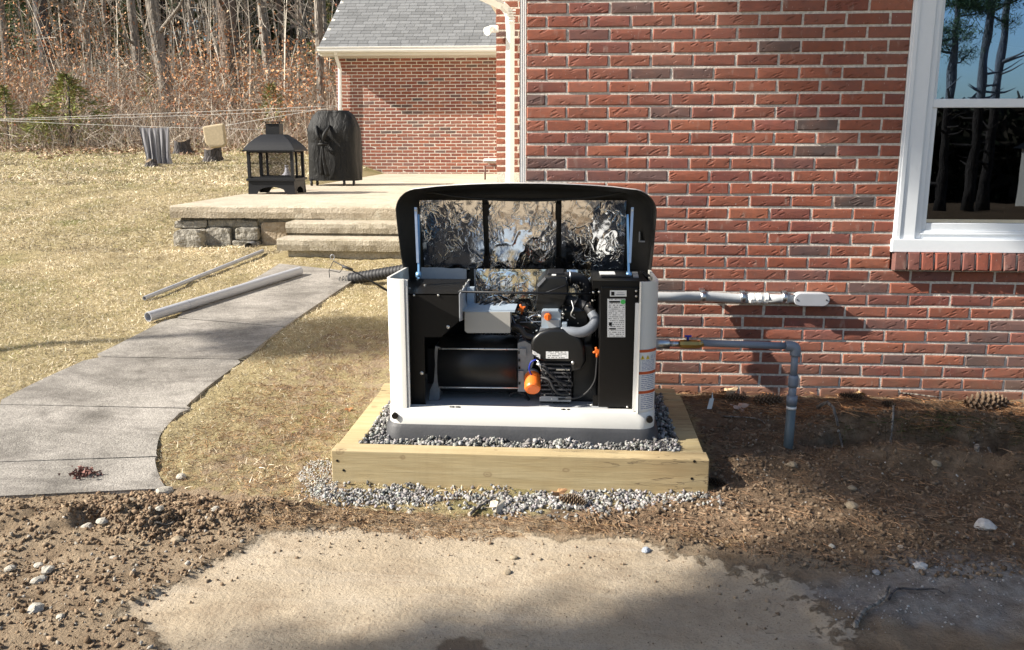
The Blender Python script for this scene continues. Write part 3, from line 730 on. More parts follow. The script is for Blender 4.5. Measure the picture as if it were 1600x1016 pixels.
def rock(name, x0, x1, y0, y1, z0, z1, parent, mt, seed, jit=.015, n=7):
    bm = bmesh.new(); bmesh.ops.create_cube(bm, size=1); bmesh.ops.subdivide_edges(bm, edges=bm.edges[:], cuts=n, use_grid_fill=True)
    for v in bm.verts:
        c = v.co; s_ = 1-.10*(abs(c.x*2)**8+abs(c.z*2)**8)*.5
        p = Vector(((x0+x1)/2+c.x*(x1-x0)*s_, (y0+y1)/2+c.y*(y1-y0)*s_, (z0+z1)/2+c.z*(z1-z0)*s_))
        nn = np.array([float(fbm(np.array([p.x*9+seed]), np.array([p.z*9+k*5]), p.y*9)[0]) for k in range(3)])*jit
        v.co = p+Vector(nn)
    off = np.array(parent.location) if parent is not None else np.zeros(3)
    for v in bm.verts: v.co -= Vector(off)
    me = bpy.data.meshes.new(name); bm.to_mesh(me); bm.free(); me.materials.append(mt); return ob(name, me, parent)
wl = thing('stone_wall', 'low wall of grey stone blocks under the left end of the patio', 'wall', tuple(G(330, 395)))
def rk_px(a, b, c, d, Y, seed, mt=M_fieldstone, jit=.015):
    p = W(a, b, Y); q = W(c, d, Y); return rock('stone', p[0], q[0], Y, Y+.25, q[2], p[2], wl, mt, seed, jit)
rk_px(268, 359, 317, 398, 3.70, 3); rk_px(320, 356, 362, 398, 3.80, 9); rk_px(364, 356, 404, 376, 3.79, 15); rk_px(360, 377, 404, 400, 3.78, 21); rk_px(270, 345, 322, 357, 3.84, 27); rk_px(324, 344, 405, 356, 3.86, 33)
M_tanstone = conc('tan_render', (.33,.25,.16), (.40,.31,.21), 40, .008, (.22,.17,.11))
rk_px(406, 346, 450, 402, 3.86, 41, M_tanstone, .006)
pp = thing('drain_pipe', 'short dark drain pipe end poking out below the patio stones', 'pipe', tuple(W(389, 386, 3.7)))
c = W(389, 386, 3.68); m = MB(); m.tube([c, c+[.0,.2,0]], .042, 20, cap=False); m.tube([c+[0,.002,0], c+[0,.2,0]], .036, 20, cap=False); m.build('pipe_wall', M_cast, pp); MB().tube([c+[0,.12,0], c+[0,.13,0]], .036, 16).build('pipe_inside', M_black, pp)

# ------------------------------------------------------------------ timber frame and gravel
tf = thing('timber_frame', 'new pressure treated timber frame round the generator gravel bed', 'timber frame', (-.18, -.65, 0))
def timber(x0, x1, y0, y1, z0, z1, mt, cracks=()):
    m = MB(); m.box((x0, y0, z0), (x1, y1, z1), .004); return m.build('timber', mt, tf)
timber(-.985, .632, -1.165, -1.067, -.012, .150, M_wood)
timber(-.978, -.882, -1.064, -.10, -.03, .148, M_wood_y)
timber(.520, .622, -1.064, -.285, -.03, .147, M_wood_y)
timber(.518, .618, -.282, -.185, -.03, .149, M_wood_y); timber(-.985, .60, -.182, -.085, -.03, .152, M_wood)
for (px, py) in ((527, 720), (537, 735), (1085, 721), (1081, 748)):
    p = W(px, py, -1.165); m = MB(); m.tube([(p[0], -1.1665, p[2]), (p[0], -1.160, p[2])], .006, 8); m.build('screw', M_black, tf)
ico_t = (1+5**.5)/2
ICO = np.array([(-1,ico_t,0),(1,ico_t,0),(-1,-ico_t,0),(1,-ico_t,0),(0,-1,ico_t),(0,1,ico_t),(0,-1,-ico_t),(0,1,-ico_t),(ico_t,0,-1),(ico_t,0,1),(-ico_t,0,-1),(-ico_t,0,1)])/math.hypot(1, ico_t)
ICOF = np.array([(0,11,5),(0,5,1),(0,1,7),(0,7,10),(0,10,11),(1,5,9),(5,11,4),(11,10,2),(10,7,6),(7,1,8),(3,9,4),(3,4,2),(3,2,6),(3,6,8),(3,8,9),(4,9,5),(2,4,11),(6,2,10),(8,6,7),(9,8,1)])
def rand_rot(n):
    q = rng.normal(size=(n, 4)); q /= np.linalg.norm(q, axis=1)[:, None]; a, b, c, d = q.T
    return np.stack([np.stack([1-2*(c*c+d*d), 2*(b*c-a*d), 2*(b*d+a*c)], -1), np.stack([2*(b*c+a*d), 1-2*(b*b+d*d), 2*(c*d-a*b)], -1), np.stack([2*(b*d-a*c), 2*(c*d+a*b), 1-2*(b*b+c*c)], -1)], 1)
def stones(name, P, size, cols, mt, **kw):
    n = len(P); sc = size[:, None]*rng.uniform(.55, 1.15, (n, 3)); V = np.clip(ICO[None]+rng.normal(0, .22, (n, 12, 3)), -.85, .85)*rng.uniform(.6, 1.3, (n, 12))[:, :, None]*sc[:, None, :]
    V = np.einsum('nij,nkj->nki', rand_rot(n), V)+P[:, None, :]
    Fc = (ICOF[None]+np.arange(n)[:, None, None]*12).reshape(-1, 3)
    return ob(name, mesh(name, V.reshape(-1, 3), Fc, mt, col=np.repeat(cols, 12, 0)), **kw)
def greys(n, lo=.12, hi=.5, tint=(1.03, 1.0, .96)):
    b = rng.uniform(lo, hi, n)**1.1; return np.c_[b*tint[0], b*tint[1], b*tint[2]]*rng.uniform(.95, 1.05, (n, 3))
n = 17000
P = np.c_[rng.uniform(-.885, .525, n), rng.uniform(-1.07, -.17, n), rng.uniform(.11, .158, n)]
P[:, 2] += .012*fbm(P[:, 0]*6, P[:, 1]*6)
edge = poly_sd(P[:, 0], P[:, 1], [(-.80,-.96),(.445,-.96),(.445,-.3),(-.80,-.3)]); P = P[edge < .03]
stones('gravel_bed', P, rng.uniform(.006, .0125, len(P)), greys(len(P), .10, .50), M_stone, kind='stuff', label='grey crushed stone filling the timber frame round the generator')
# spill of stone outside the front timber
sp1 = gpoly([(474,740),(500,705),(516,700),(519,762),(800,768),(1000,770),(1110,774),(1105,784),(1000,788),(870,806),(830,800),(760,806),(700,790),(600,790),(520,790),(478,775)])
n = 26000; P = np.c_[rng.uniform(-1.5, 1.0, n), rng.uniform(-1.9, -.9, n)]
sd = poly_sd(P[:, 0], P[:, 1], sp1)-.018+.075*fbm(P[:, 0]*6, P[:, 1]*6, 3.0); keep = ((sd > 0) & (rng.random(n) < .35+sd*16)) | ((sd > -.07) & (rng.random(n) < .12))
keep &= ~((P[:, 1] > -1.165) & (P[:, 0] > -.985)); P = P[keep]
fine = P[:, 0] < -.93+.1*rng.normal(size=len(P))
P = np.c_[P, hgt(P[:, 0], P[:, 1])+rng.uniform(.0, .010, len(P))]
sz = np.where(fine, rng.uniform(.003, .006, len(P)), rng.uniform(.0045, .012, len(P)))
cg = greys(len(P), .12, .52); cg[fine] = greys(int(fine.sum()), .35, .65, (1.0,.97,.88))
stones('gravel_spill', P, sz, cg, M_stone, kind='stuff', label='loose crushed stone spilling along the front timber')
n = 5000; P = np.c_[rng.uniform(-1.45, -.9, n), rng.uniform(-1.55, -.95, n)]; sd = poly_sd(P[:, 0], P[:, 1], gpoly([(470,745),(500,705),(518,700),(520,785),(560,795),(500,785)])); P = P[sd > -.02]; P = P[~((P[:, 1] > -1.165) & (P[:, 0] > -.985))]
P = np.c_[P, hgt(P[:, 0], P[:, 1])+.003]; stones('stone_dust', P, rng.uniform(.0025, .005, len(P)), greys(len(P), .4, .7, (1,.97,.9)), M_stone, kind='stuff', label='pale fine stone dust heaped at the left end of the timber')

# ------------------------------------------------------------------ generator
GY0, GY1 = -.945, -.33          # front and rear of the enclosure
gen = thing('standby_generator', 'open white standby generator with raised lid showing black engine bay', 'generator', (-.18, -.64, .13))
def rrect(x0, x1, y0, y1, r, z, n=6):
    pts = []
    for cx, cy, a0 in ((x1-r, y0+r, -90), (x1-r, y1-r, 0), (x0+r, y1-r, 90), (x0+r, y0+r, 180)):
        for k in range(n+1): a = R(a0+90*k/n); pts.append((cx+r*math.cos(a), cy+r*math.sin(a), z))
    return pts
gx0, gx1 = -.782, .422
def loft(rings, mb, smooth=True, cap=True):
    n = len(rings[0]); v = [p for r_ in rings for p in r_]; f = []
    for i in range(len(rings)-1): f += [(i*n+k, i*n+(k+1) % n, (i+1)*n+(k+1) % n, (i+1)*n+k) for k in range(n)]
    mb.add(v, f, smooth)
    if cap: mb.add(rings[0], [tuple(range(n))[::-1]]); mb.add(rings[-1], [tuple(range(n))])
    return mb
m = MB(); loft([rrect(gx0-.022, gx1+.022, GY0-.022, GY1+.02, .085, .105), rrect(gx0-.018, gx1+.018, GY0-.018, GY1+.018, .085, .19), rrect(gx0-.006, gx1+.006, GY0-.006, GY1+.006, .08, .205)], m); m.build('base_plinth', M_base, gen)
zl = W(817, 641, GY0)[2]
m = MB(); loft([rrect(gx0-.002, gx1+.002, GY0-.002, GY1, .075, .205), rrect(gx0-.002, gx1+.002, GY0-.002, GY1, .075, zl-.006), rrect(gx0+.004, gx1-.004, GY0+.004, GY1-.004, .07, zl)], m, cap=False)
o_ = rrect(gx0+.004, gx1-.004, GY0+.004, GY1-.004, .07, zl); i_ = rrect(gx0+.05, gx1-.05, GY0+.055, GY1-.03, .03, zl-.001); i2 = rrect(gx0+.05, gx1-.05, GY0+.06, GY1-.03, .03, zl-.03)
loft([o_, i_, i2], m, smooth=False, cap=False); tray = m.build('base_tray', M_shell, gen)
MB().add(rrect(gx0+.05, gx1-.05, GY0+.06, GY1-.03, .03, zl-.028), [tuple(range(28))]).build('floor_pan', M_shell_in, gen)
for px, py in ((617, 650), (1015, 656)):
    p = W(px, py, GY0-.003); 
    m = MB(); yy = GY0+.0045 if True else 0
    m.tube([(p[0], yy-.012, p[2]), (p[0], yy+.01, p[2])], .0145, 18); m.build('lock_hole', M_black, gen)
for px, py in ((711, 639), (880, 641)):
    for k in range(6):
        p = W(px+rng.uniform(-9, 9), py, GY0+.02); m = MB(); a = rng.uniform(0, 3); r_ = rng.uniform(.003, .006)
        m.prism([(p[0]+math.cos(a+q)*r_*1.7, GY0+.022+math.sin(a+q)*r_*2, zl+.0008) for q in (0, 1.5, 3, 4.6)], (0, 0, .0012)); m.build('scuff', M_rubber, tray)
# wrap-round shell: left side, rear, right side with short front returns
zf = .867; zr = .845; th = .004
def rim(y): return zf+(zr-zf)*(y-GY0)/(GY1-GY0)
def arc(cx, cy, r, a0, a1, n=10): return [(cx+r*math.cos(R(a0+(a1-a0)*k/n)), cy+r*math.sin(R(a0+(a1-a0)*k/n))) for k in range(n+1)]
rc = .085
xl_in = W(633.5, 540, GY0)[0]; xr_in = W(999, 540, GY0)[0]
path = [(xl_in, GY0)]+arc(gx0+rc, GY0+rc, rc, -90, -180)+arc(gx0+rc, GY1-rc, rc, 180, 90)+arc(gx1-rc, GY1-rc, rc, 90, 0)+arc(gx1-rc, GY0+rc, rc, 0, -90)+[(xr_in, GY0)]
def shell(path, th, zb, inner):
    n = len(path); nor = []
    for i in range(n):
        a = path[max(i-1, 0)]; b = path[min(i+1, n-1)]; t = np.array(b)-np.array(a); t /= np.linalg.norm(t); nor.append((-t[1], t[0]))
    v = []; 
    for i, (p, q) in enumerate(zip(path, nor)):
        # traversal runs front-left -> rear -> front-right, the inside lies to the right of travel
        ix, iy = p[0]-q[0]*th*-1*(-1), p[1]-q[1]*th*-1*(-1)
        zt = rim(p[1]); v += [(p[0], p[1], zb), (p[0], p[1], zt), (ix, iy, zt), (ix, iy, zb)]
    f = []
    for i in range(n-1):
        for k in range(4): a = i*4+k; b = i*4+(k+1) % 4; f.append((a, b, b+4, a+4))
    f += [(0,1,2,3), tuple(range((n-1)*4, n*4))[::-1]]
    return v, f
v, f = shell(path, .012, zl-.002, True)
m = MB(); m.add(v, f, False); m.build('shell', M_shell, gen)
# inner folded lips of the two front posts
m = MB(); a = W(632, 441, GY0+.012); b = W(641.5, 639, GY0+.012); m.box((a[0], GY0+.012, zl), (b[0], GY0+.02, zf-.004)); m.box((b[0]-.006, GY0+.003, zl), (b[0]-.001, GY0+.012, zf-.03)); m.build('post_lip', M_white, gen)
m = MB(); a = W(993, 474, GY0+.012); b = W(1000, 640, GY0+.012); m.box((a[0], GY0+.008, zl+.004), (b[0]+.004, GY0+.02, a[2])); m.build('post_lip', M_white, gen)
# inside liner (lighter sheet seen at the rear)
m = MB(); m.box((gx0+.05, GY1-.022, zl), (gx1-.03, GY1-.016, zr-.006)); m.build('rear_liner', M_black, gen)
m = MB(); pa = W(641, 423, GY1-.03); pb = W(732, 434, GY1-.03); m.box((gx0+.03, GY1-.028, .74), (pb[0]-.01, GY1-.0225, zr-.008)); m.build('liner_panel', M_shell_in, gen)
# rear foil blanket
def foil_panel(name, x0, x1, z0, z1, yfun, parent, nu=60, nvv=40, amp=.004, seed=0.0, r=.012):
    v = []; f = []
    for i in range(nvv+1):
        for j in range(nu+1):
            a = j/nu; b = i/nvv; x = x0+(x1-x0)*a; z = z0+(z1-z0)*b
            ed = min(a, 1-a, b, 1-b)
            v.append((x, z, ed))
    v = np.array(v)
    N = fbm(v[:, 0]*16+seed, v[:, 1]*12, seed, 4); rd = 1-np.abs(fbm(v[:, 0]*9+seed*2, v[:, 1]*6, seed+3, 3))
    dd = amp*(N*.5+np.clip(rd, 0, 1)**5*1.4)*np.clip(v[:, 2]*14, 0, 1)
    pts = np.array([yfun(x, z) for x, z in v[:, :2]]); 
    nrm = pts[:, 3:]; P3 = pts[:, :3]+nrm*dd[:, None]
    f = np.array([(i*(nu+1)+j, i*(nu+1)+j+1, (i+1)*(nu+1)+j+1, (i+1)*(nu+1)+j) for i in range(nvv) for j in range(nu)])
    off = np.array(gen.location)
    return ob(name, mesh(name, P3-off, f, M_foil, smooth=True), parent)
yb = GY1-.03
pa = W(738, 419, yb); pb = W(930, 560, yb)
foil_panel('rear_foil', pa[0], pb[0], .45, zr-.012, lambda x, z: (x, yb, z, 0, -1, 0), gen, amp=.006, seed=4.0)
# left divider box
yF = -.86
out = [(640,459),(717,459),(717,502),(689,527),(663,527),(665,636),(641,637)]
m = MB(); m.pxprism(out, yF, .006); m.build('divider_front', M_black, gen)
tl = W(640, 459, yF); tr = W(717, 459, yF); 
m = MB(); m.prism([(gx0+.02, yF, tl[2]), (tr[0], yF, tl[2]), (W(732, 434, -.42)[0], -.42, tl[2]), (gx0+.02, -.42, tl[2])], (0, 0, -.005)); m.build('divider_top', M_black, gen)
m = MB(); e = W(732, 434, -.42)[0]; zz = W(717, 502, yF)[2]
m.prism([(tr[0], yF, tl[2]), (tr[0], yF, zz), (tr[0]+.02, -.45, zz-.05), (e, -.42, zz-.05), (e, -.42, tl[2])], (.004, 0, 0)); m.build('divider_side', M_shell_in, gen)
m = MB(); m.box((gx0+.02, -.42, .3), (tr[0]-.06, -.415, tl[2]-.01)); m.build('divider_rear', M_black, gen)
m = MB(); p = W(734, 420, -.38); q = W(743, 500, -.38); m.box((p[0], -.385, q[2]-.1), (q[0], -.36, zr-.006)); m.build('rear_bracket', M_black, gen)
m = MB(); p = W(741, 420, -.385); q = W(744, 480, -.385); m.box((p[0], -.392, q[2]-.05), (q[0], -.386, zr-.01)); m.build('bracket_edge', M_cast, gen)
def flat(px0, py0, px1, py1, Y, name, mt, d=.001): 
    m = MB(); m.pxprism([(px0, py1), (px1, py1), (px1, py0), (px0, py0)], Y, d); return m.build(name, mt, gen)
def bolt(px, py, Y, r=.006, mt=None, d=.006, par=None):
    p = W(px, py, Y); m = MB(); m.tube([p+[0, 0, 0], p+[0, -d*.6, 0], p+[0, -d, 0]], [r, r, r*.6], 10, smooth=False); return m.build('bolt', mt or M_bolt, par or gen)
for a, b in ((647, 459.5), (685, 459.5)): bolt(a, b+2, yF, .005)
bolt(700, 511, yF, .008); bolt(659, 583, yF, .008); bolt(650, 636, yF-.01, .007); bolt(678, 634, yF-.0, .007)
for a, b, Y in ((664, 446, -.7), (720, 455, -.80), (725, 448, -.68), (729, 443, -.58), (733, 438, -.5), (640, 451, -.72), (652, 437, -.6)):
    p = WZ(a, b, tl[2]+.001); m = MB(); m.tube([(p[0], p[1], tl[2]), (p[0], p[1], tl[2]+.006)], .006, 8, smooth=False); m.build('bolt', M_bolt, gen)
# cross rod
a = W(716, 456, -.80); b = W(936, 460, -.80); MB().tube([a, b], .0055, 8).build('cross_rod', M_iron, gen)
# light grey control box with top tray
gb = MB(); gb.pxprism([(726,488),(797,488),(797,520.5),(730,520.5),(726,517)], -.80, .10); gbo = gb.build('junction_box', M_greybox, gen)
p = W(726, 488, -.80); q = W(797, 488, -.80); m = MB(); m.box((p[0]-.014, -.79, p[2]+.001), (q[0]+.02, -.60, p[2]+.005)); m.box((p[0]-.014, -.60, p[2]+.001), (p[0]+.02, -.56, p[2]+.08)); m.build('tray', M_regul, gen)
for k in range(5):
    a = W(742+k*9, 484-k, -.66); b = W(766+k*7, 474+2*(k % 3), -.56); c = W(792+k*2, 481, -.5); MB().tube([a, (a+b)/2+[0, 0, .02], b, c], .004+.001*(k % 2), 6, sub=4).build('cable', [M_rubber, M_rubber, M_pvc, M_rubber, M_shell_in][k], gen)
M_drum = simple('drum_black', (.010, .0095, .009), .42, var=.25)
# alternator: horizontal drum with tie rods and end castings
ya = -.64; c0 = W(690, 567, ya); c1 = W(810, 568, ya); rad = .138
m = MB(); m.tube([(c0[0], ya, c0[2]), (c1[0], ya, c0[2])], rad, 40); m.build('alternator', M_drum, gen)
m = MB(); m.tube([(c0[0]-.0, ya, c0[2]), (c1[0], ya, c0[2])], rad+.006, 40); 
for py in (545, 605.5):
    a = W(686, py, ya-rad*.93); b = W(810, py+1, ya-rad*.93); MB().tube([a, b], .0042, 8).build('tie_rod', M_bolt, gen)
m = MB(); yE = -.74; m.pxprism([(680,541),(688,543),(687,560),(688,600),(686,626),(670,626),(672,610),(678,596),(680,570),(679,556)], yE, .17); m.build('end_bracket', M_cast, gen)
m = MB(); m.pxprism([(668,545),(679,545),(679,600),(668,600)], -.66, .1); m.build('bearing_cap', M_iron, gen)
m = MB(); m.pxprism([(670,626),(690,628),(690,640),(668,640)], -.74, .1); m.build('foot_mount', M_rubber, gen)
m = MB(); m.pxprism([(809,536),(820,533),(833,540),(834,565),(828,585),(826,612),(809,612)], -.745, .2); m.build('flange', M_cast, gen)
MB().pxprism([(812,545),(822,545),(822,556),(812,556)], -.76, .02).build('flange_lug', M_cast, gen)
MB().pxprism([(810,580),(818,580),(818,596),(810,596)], -.757, .02).build('flange_lug', M_cast, gen)
# engine: blower housing, crankcase fins, feet
def dome(px, Y, depth, bev, name, mt):
    bm = bmesh.new(); vs = [bm.verts.new(W(a, b, Y)) for a, b in px]; fc = bm.faces.new(vs)
    r_ = bmesh.ops.extrude_face_region(bm, geom=[fc]); 
    for q in r_['geom']:
        if isinstance(q, bmesh.types.BMVert): q.co.y += depth
    bmesh.ops.recalc_face_normals(bm, faces=bm.faces[:])
    ed = [e for e in bm.edges if all(abs(v.co.y-Y) < 1e-6 for v in e.verts)]
    bmesh.ops.bevel(bm, geom=ed, offset=bev, segments=5, affect='EDGES', profile=.5)
    off = Vector(gen.location)
    for v in bm.verts: v.co -= off
    me = bpy.data.meshes.new(name); bm.to_mesh(me); bm.free(); me.materials.append(mt); me.polygons.foreach_set('use_smooth', np.ones(len(me.polygons), bool)); return ob(name, me, gen)
M_fin = simple('fin_alloy', (.10, .10, .11), .5, .6, var=.35, sc=80)
M_engine = simple('engine_black', (.008, .0083, .009), .36, var=.3, sc=50)
dome([(829,537),(833,528),(843,519),(858,514),(880,514),(896,520),(908,530),(914,545),(916,565),(908,578),(892,582),(892,566),(848,566),(836,560),(830,550)], -.79, .24, .016, 'blower_housing', M_engine)
dome([(893,536),(925,538),(934,552),(934,640),(893,640)], -.70, .25, .012, 'engine_cover', M_engine)
m = MB(); m.pxprism([(846,560),(893,560),(893,622),(846,622)], -.745, .22); m.build('crankcase', M_iron, gen)
for k in range(8):
    y0 = 568+k*6.6; m = MB(); m.pxprism([(845+(k % 2), y0),(892, y0+.6),(892, y0+2.8),(845+(k % 2), y0+2.2)], -.765, .04); m.build('cooling_fin', M_fin, gen)
m = MB(); m.pxprism([(846,619),(892,621),(892,628),(843,627),(843,621)], -.775, .2); m.build('sump_rail', M_cast, gen)
for px in (848, 868, 884): 
    m = MB(); m.pxprism([(px-4,628),(px+5,628),(px+5,641),(px-4,641)], -.74, .06); m.build('engine_foot', M_rubber, gen)
bolt(844, 634, -.78, .004); bolt(867, 635, -.78, .004)
m = MB(); m.pxprism([(853,549.5),(888,549.5),(888,560.5),(853,560.5)], -.7915, .002); m.build('engine_label', M_lab2, gen)
m = MB(); m.pxprism([(831.5,547),(844,554.5),(844,561),(832,553)], -.7925, .002); m.build('engine_label', M_lab2, gen)
for a, b in ((895, 567), (889, 595), (889, 615), (846, 586), (846, 594), (851, 617), (862, 623), (853, 583), (844, 621)): bolt(a, b, -.79 if a > 893 else -.77, .0045 if a < 893 else .0075)
# orange oil filter
c = W(832, 601, -.80); ax = np.array([.06, -.85, -.55]); ax /= np.linalg.norm(ax)
m = MB(); m.tube([c-ax*.055, c-ax*.045, c+ax*.020, c+ax*.030, c+ax*.034], [.034, .0375, .0375, .034, .024], 26, smooth=False); m.build('oil_filter', M_orange, gen)
m = MB(); m.tube([c-ax*.075, c-ax*.055], [.03, .034], 20); m.build('filter_seat', M_cast, gen)
# hoses on the crankcase
def hose(name, pts, r, mt, n=10, sub=6): return MB().tube([W(a, b, Y) for a, b, Y in pts], r, n, sub=sub).build(name, mt, gen)
hose('hose', [(838,568,-.80),(852,574,-.82),(862,588,-.82),(876,597,-.81),(886,599,-.79)], .0065, M_rubber)
hose('hose', [(846,590,-.80),(858,594,-.82),(866,608,-.82),(874,615,-.81),(888,616,-.79)], .0065, M_rubber)
hose('hose', [(842,572,-.80),(853,580,-.83),(866,590,-.82),(880,606,-.8)], .005, M_rubber)
hose('spark_lead', [(838,562,-.81),(830,566,-.81),(827,577,-.81),(832,590,-.79)], .0035, M_bluecap)
hose('spark_lead', [(836,562,-.80),(842,566,-.82),(846,580,-.82)], .003, M_steel)
m = MB(); p = W(839, 568, -.835); m.tube([p, p+[.018, 0, -.010]], .0055, 8); m.build('hose_clip', M_paper, gen)
m = MB(); p = W(869, 577.5, -.775); m.box(p+[0, 0, -.004], p+[.062, .01, .002]); m.build('fin_plate', M_bolt, gen)
# harness, clips and extra leads that crowd the bay
rh = np.random.default_rng(5)
for k in range(26):
    a = np.array([rh.uniform(800, 845), rh.uniform(488, 520)]); b = a+rh.uniform([6, -8], [34, 26]); mid = (a+b)/2+rh.normal(0, 6, 2); Yq = rh.uniform(-.73, -.66)
    hose('wire', [(a[0], a[1], Yq), (mid[0], mid[1], Yq-.015), (b[0], b[1], Yq)], rh.uniform(.0016, .0035), [M_rubber, M_iron, M_rubber, M_brown, M_pvc][k % 5], 6, 5)
for k in range(12):
    a = np.array([rh.uniform(846, 880), rh.uniform(566, 600)]); b = a+rh.uniform([4, 10], [22, 30]); mid = (a+b)/2+rh.normal(0, 5, 2); Yq = rh.uniform(-.80, -.775)
    hose('wire', [(a[0], a[1], Yq), (mid[0], mid[1], Yq-.012), (min(b[0], 892), min(b[1], 622), Yq)], rh.uniform(.0016, .003), [M_rubber, M_iron, M_rubber][k % 3], 6, 5)
for a, b in ((806, 500), (818, 512), (833, 520), (826, 497), (843, 524), (887, 500), (897, 492), (903, 505), (884, 484), (918, 478), (926, 470), (920, 460)): bolt(a, b, -.72, rh.uniform(.003, .005), M_steel if int(a) % 2 else M_bolt)
for k in range(5): flat(810, 549+k*12, 813, 553+k*12, -.749, 'flange_slot', M_black)
# dipstick
hose('dipstick_tube', [(933,556,-.80),(932,575,-.80),(929,596,-.80),(917,613,-.79),(900,622,-.78),(872,624,-.78)], .0045, M_rubber)
def handle(px, py, Y):
    p = W(px, py, Y); m = MB(); m.tube([p+[0,-.008,0], p+[0,.008,0]], .011, 10)
    for a in range(0, 360, 90): d = np.array([math.cos(R(a+20)), 0, math.sin(R(a+20))]); m.tube([p+d*.006, p+d*.020], [.006, .0045], 8)
    m.tube([p+[0,0,-.008], p+[0,0,-.028]], .0055, 8); return m.build('fill_handle', M_orange, gen)
handle(933, 549, -.80); handle(815, 482, -.62)
hose('dipstick_tube', [(817,488,-.62),(830,500,-.66),(846,512,-.70)], .004, M_rubber)
# air box, duct
dome([(838,447),(852,433),(884,433),(888,447),(888,458),(880,478),(872,486),(838,486)], -.70, .26, .008, 'air_box', M_engine)
m = MB(); m.pxprism([(839,445),(851,433),(853,436),(841,449)], -.703, .003); m.build('box_edge_tape', M_cast, gen)
p = W(858, 428, -.6); m = MB(); m.pxprism([(851,433),(884,433),(880,427),(857,427)], -.63, .15); m.build('air_box_lid', M_iron, gen)
m = MB(); p = W(862, 431, -.66); m.box(p+[0, 0, .0], p+[.02, .03, .003]); m.build('tag', M_paper, gen)
hose('intake_duct', [(874,436,-.60),(892,434,-.58),(908,438,-.56),(916,452,-.56),(916,470,-.56)], .028, M_rubber, 18)
for k in range(5):
    a = R(-20+k*28); q = W(905, 452, -.585); c = q+np.array([math.sin(a)*.034, 0, math.cos(a)*.034]); m = MB(); m.tube([c+[-.0,-.03,0], c+[0,.03,0]], .0035, 6); m.build('duct_rib', M_rubber, gen)
m = MB(); p = W(891, 434, -.615); m.tube([p+[0,0,.03], p+[0,0,-.03]], .004, 6); m.build('duct_clamp', M_steel, gen)
# regulator with orange knob
rg = MB(); rg.pxprism([(848,486),(872,486),(876,490),(876,514),(846,515),(846,489)], -.76, .08); rg.build('regulator', M_regul, gen)
m = MB(); m.pxprism([(844,513),(878,513),(878,519),(842,519)], -.768, .10); m.build('regulator_base', M_cast, gen)
m = MB(); m.pxprism([(853,500),(874,500),(874,511),(858,513)], -.768, .02); m.build('regulator_plate', M_shell_in, gen)
p = W(856, 495.5, -.78); m = MB(); m.tube([p+[0,.02,0], p+[0,-.004,0], p+[0,-.008,0]], [.0165, .0165, .014], 22, smooth=False); m.box(p+[-.004,-.012,-.013], p+[.004,-.004,.013], .002); m.build('fuel_knob', M_orange, gen)
for a, b in ((843, 494), (831, 504), (877, 496), (880, 491), (838, 517)): bolt(a, b, -.74, .006)
# grey elbow and black intake hose
hose('elbow_hose', [(877,515,-.76),(895,519,-.77),(910,519,-.77),(924,512,-.76),(930,500,-.74),(924,489,-.72)], [.021,.024,.024,.024,.023,.021], M_greyhose, 20)
m = MB(); p = W(882, 510, -.775); m.box(p+[-.012, 0, -.028], p+[.012, .04, .016], .003); m.build('hose_clamp', M_regul, gen)
hose('intake_hose', [(926,492,-.72),(919,482,-.70),(907,475,-.68),(893,470,-.66),(884,466,-.64)], [.020,.021,.021,.024,.026], M_rubber, 20)
for a, b in ((912, 478), (899, 473)): 
    p = W(a, b, -.69); d = np.array([.6, 0, -.35]); m = MB(); m.tube([p-d*.006, p+d*.006], .0245, 18); m.build('hose_clamp', M_iron, gen)
hose('throttle_link', [(893,470,-.72),(896,482,-.74),(892,492,-.74),(899,498,-.73)], .003, M_bolt)
m = MB(); m.pxprism([(880,488),(915,486),(918,508),(905,512),(880,510)], -.66, .15); m.build('carburettor', M_engine, gen)
m = MB(); m.pxprism([(800,500),(812,498),(838,512),(846,524),(840,534),(826,532),(810,520),(800,517)], -.70, .1); m.build('intake_manifold', M_engine, gen)
hose('fuel_line', [(798,508,-.74),(812,512,-.76),(822,524,-.76),(838,527,-.76)], .012, M_rubber, 12)
hose('wiring_loom', [(800,494,-.66),(812,500,-.68),(826,498,-.66),(838,505,-.66)], .006, M_rubber)
hose('wiring_loom', [(800,488,-.62),(815,492,-.62),(828,488,-.62),(842,492,-.66)], .005, M_rubber)
for k in range(7):
    a = R(200-k*30); bolt(905+26*math.cos(a), 470-26*math.sin(a)*1.0+8, -.60, .0035)
hose('rear_strut', [(936,466,-.55),(934,500,-.55),(930,540,-.55)], .005, M_iron)
hose('cable', [(848,459,-.71),(868,452,-.72),(884,446,-.70)], .003, M_iron); hose('cable', [(812,462,-.71),(836,458,-.72),(850,461,-.71)], .003, M_iron)
hose('drain_hose', [(796,618,-.70),(806,612,-.70),(818,616,-.72),(826,624,-.70)], .008, M_rubber)
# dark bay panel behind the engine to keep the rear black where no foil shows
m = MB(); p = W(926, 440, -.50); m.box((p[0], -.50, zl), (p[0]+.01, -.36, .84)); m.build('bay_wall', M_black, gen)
# controller cabinet on the right
yC = -.885
x0 = W(937, 540, yC)[0]; x1 = W(995, 540, yC)[0]; zt = W(960, 449, yC)[2]
m = MB(); m.box((x0, yC, zl+.003), (x1, -.40, zt), .003); cab = m.build('controller_cabinet', M_black, gen)
m = MB(); p = W(926, 640, yC+.02); m.box((p[0], yC+.02, zl+.003), (x0-.002, yC+.03, zl+.05)); m.build('cabinet_foot', M_black, gen)
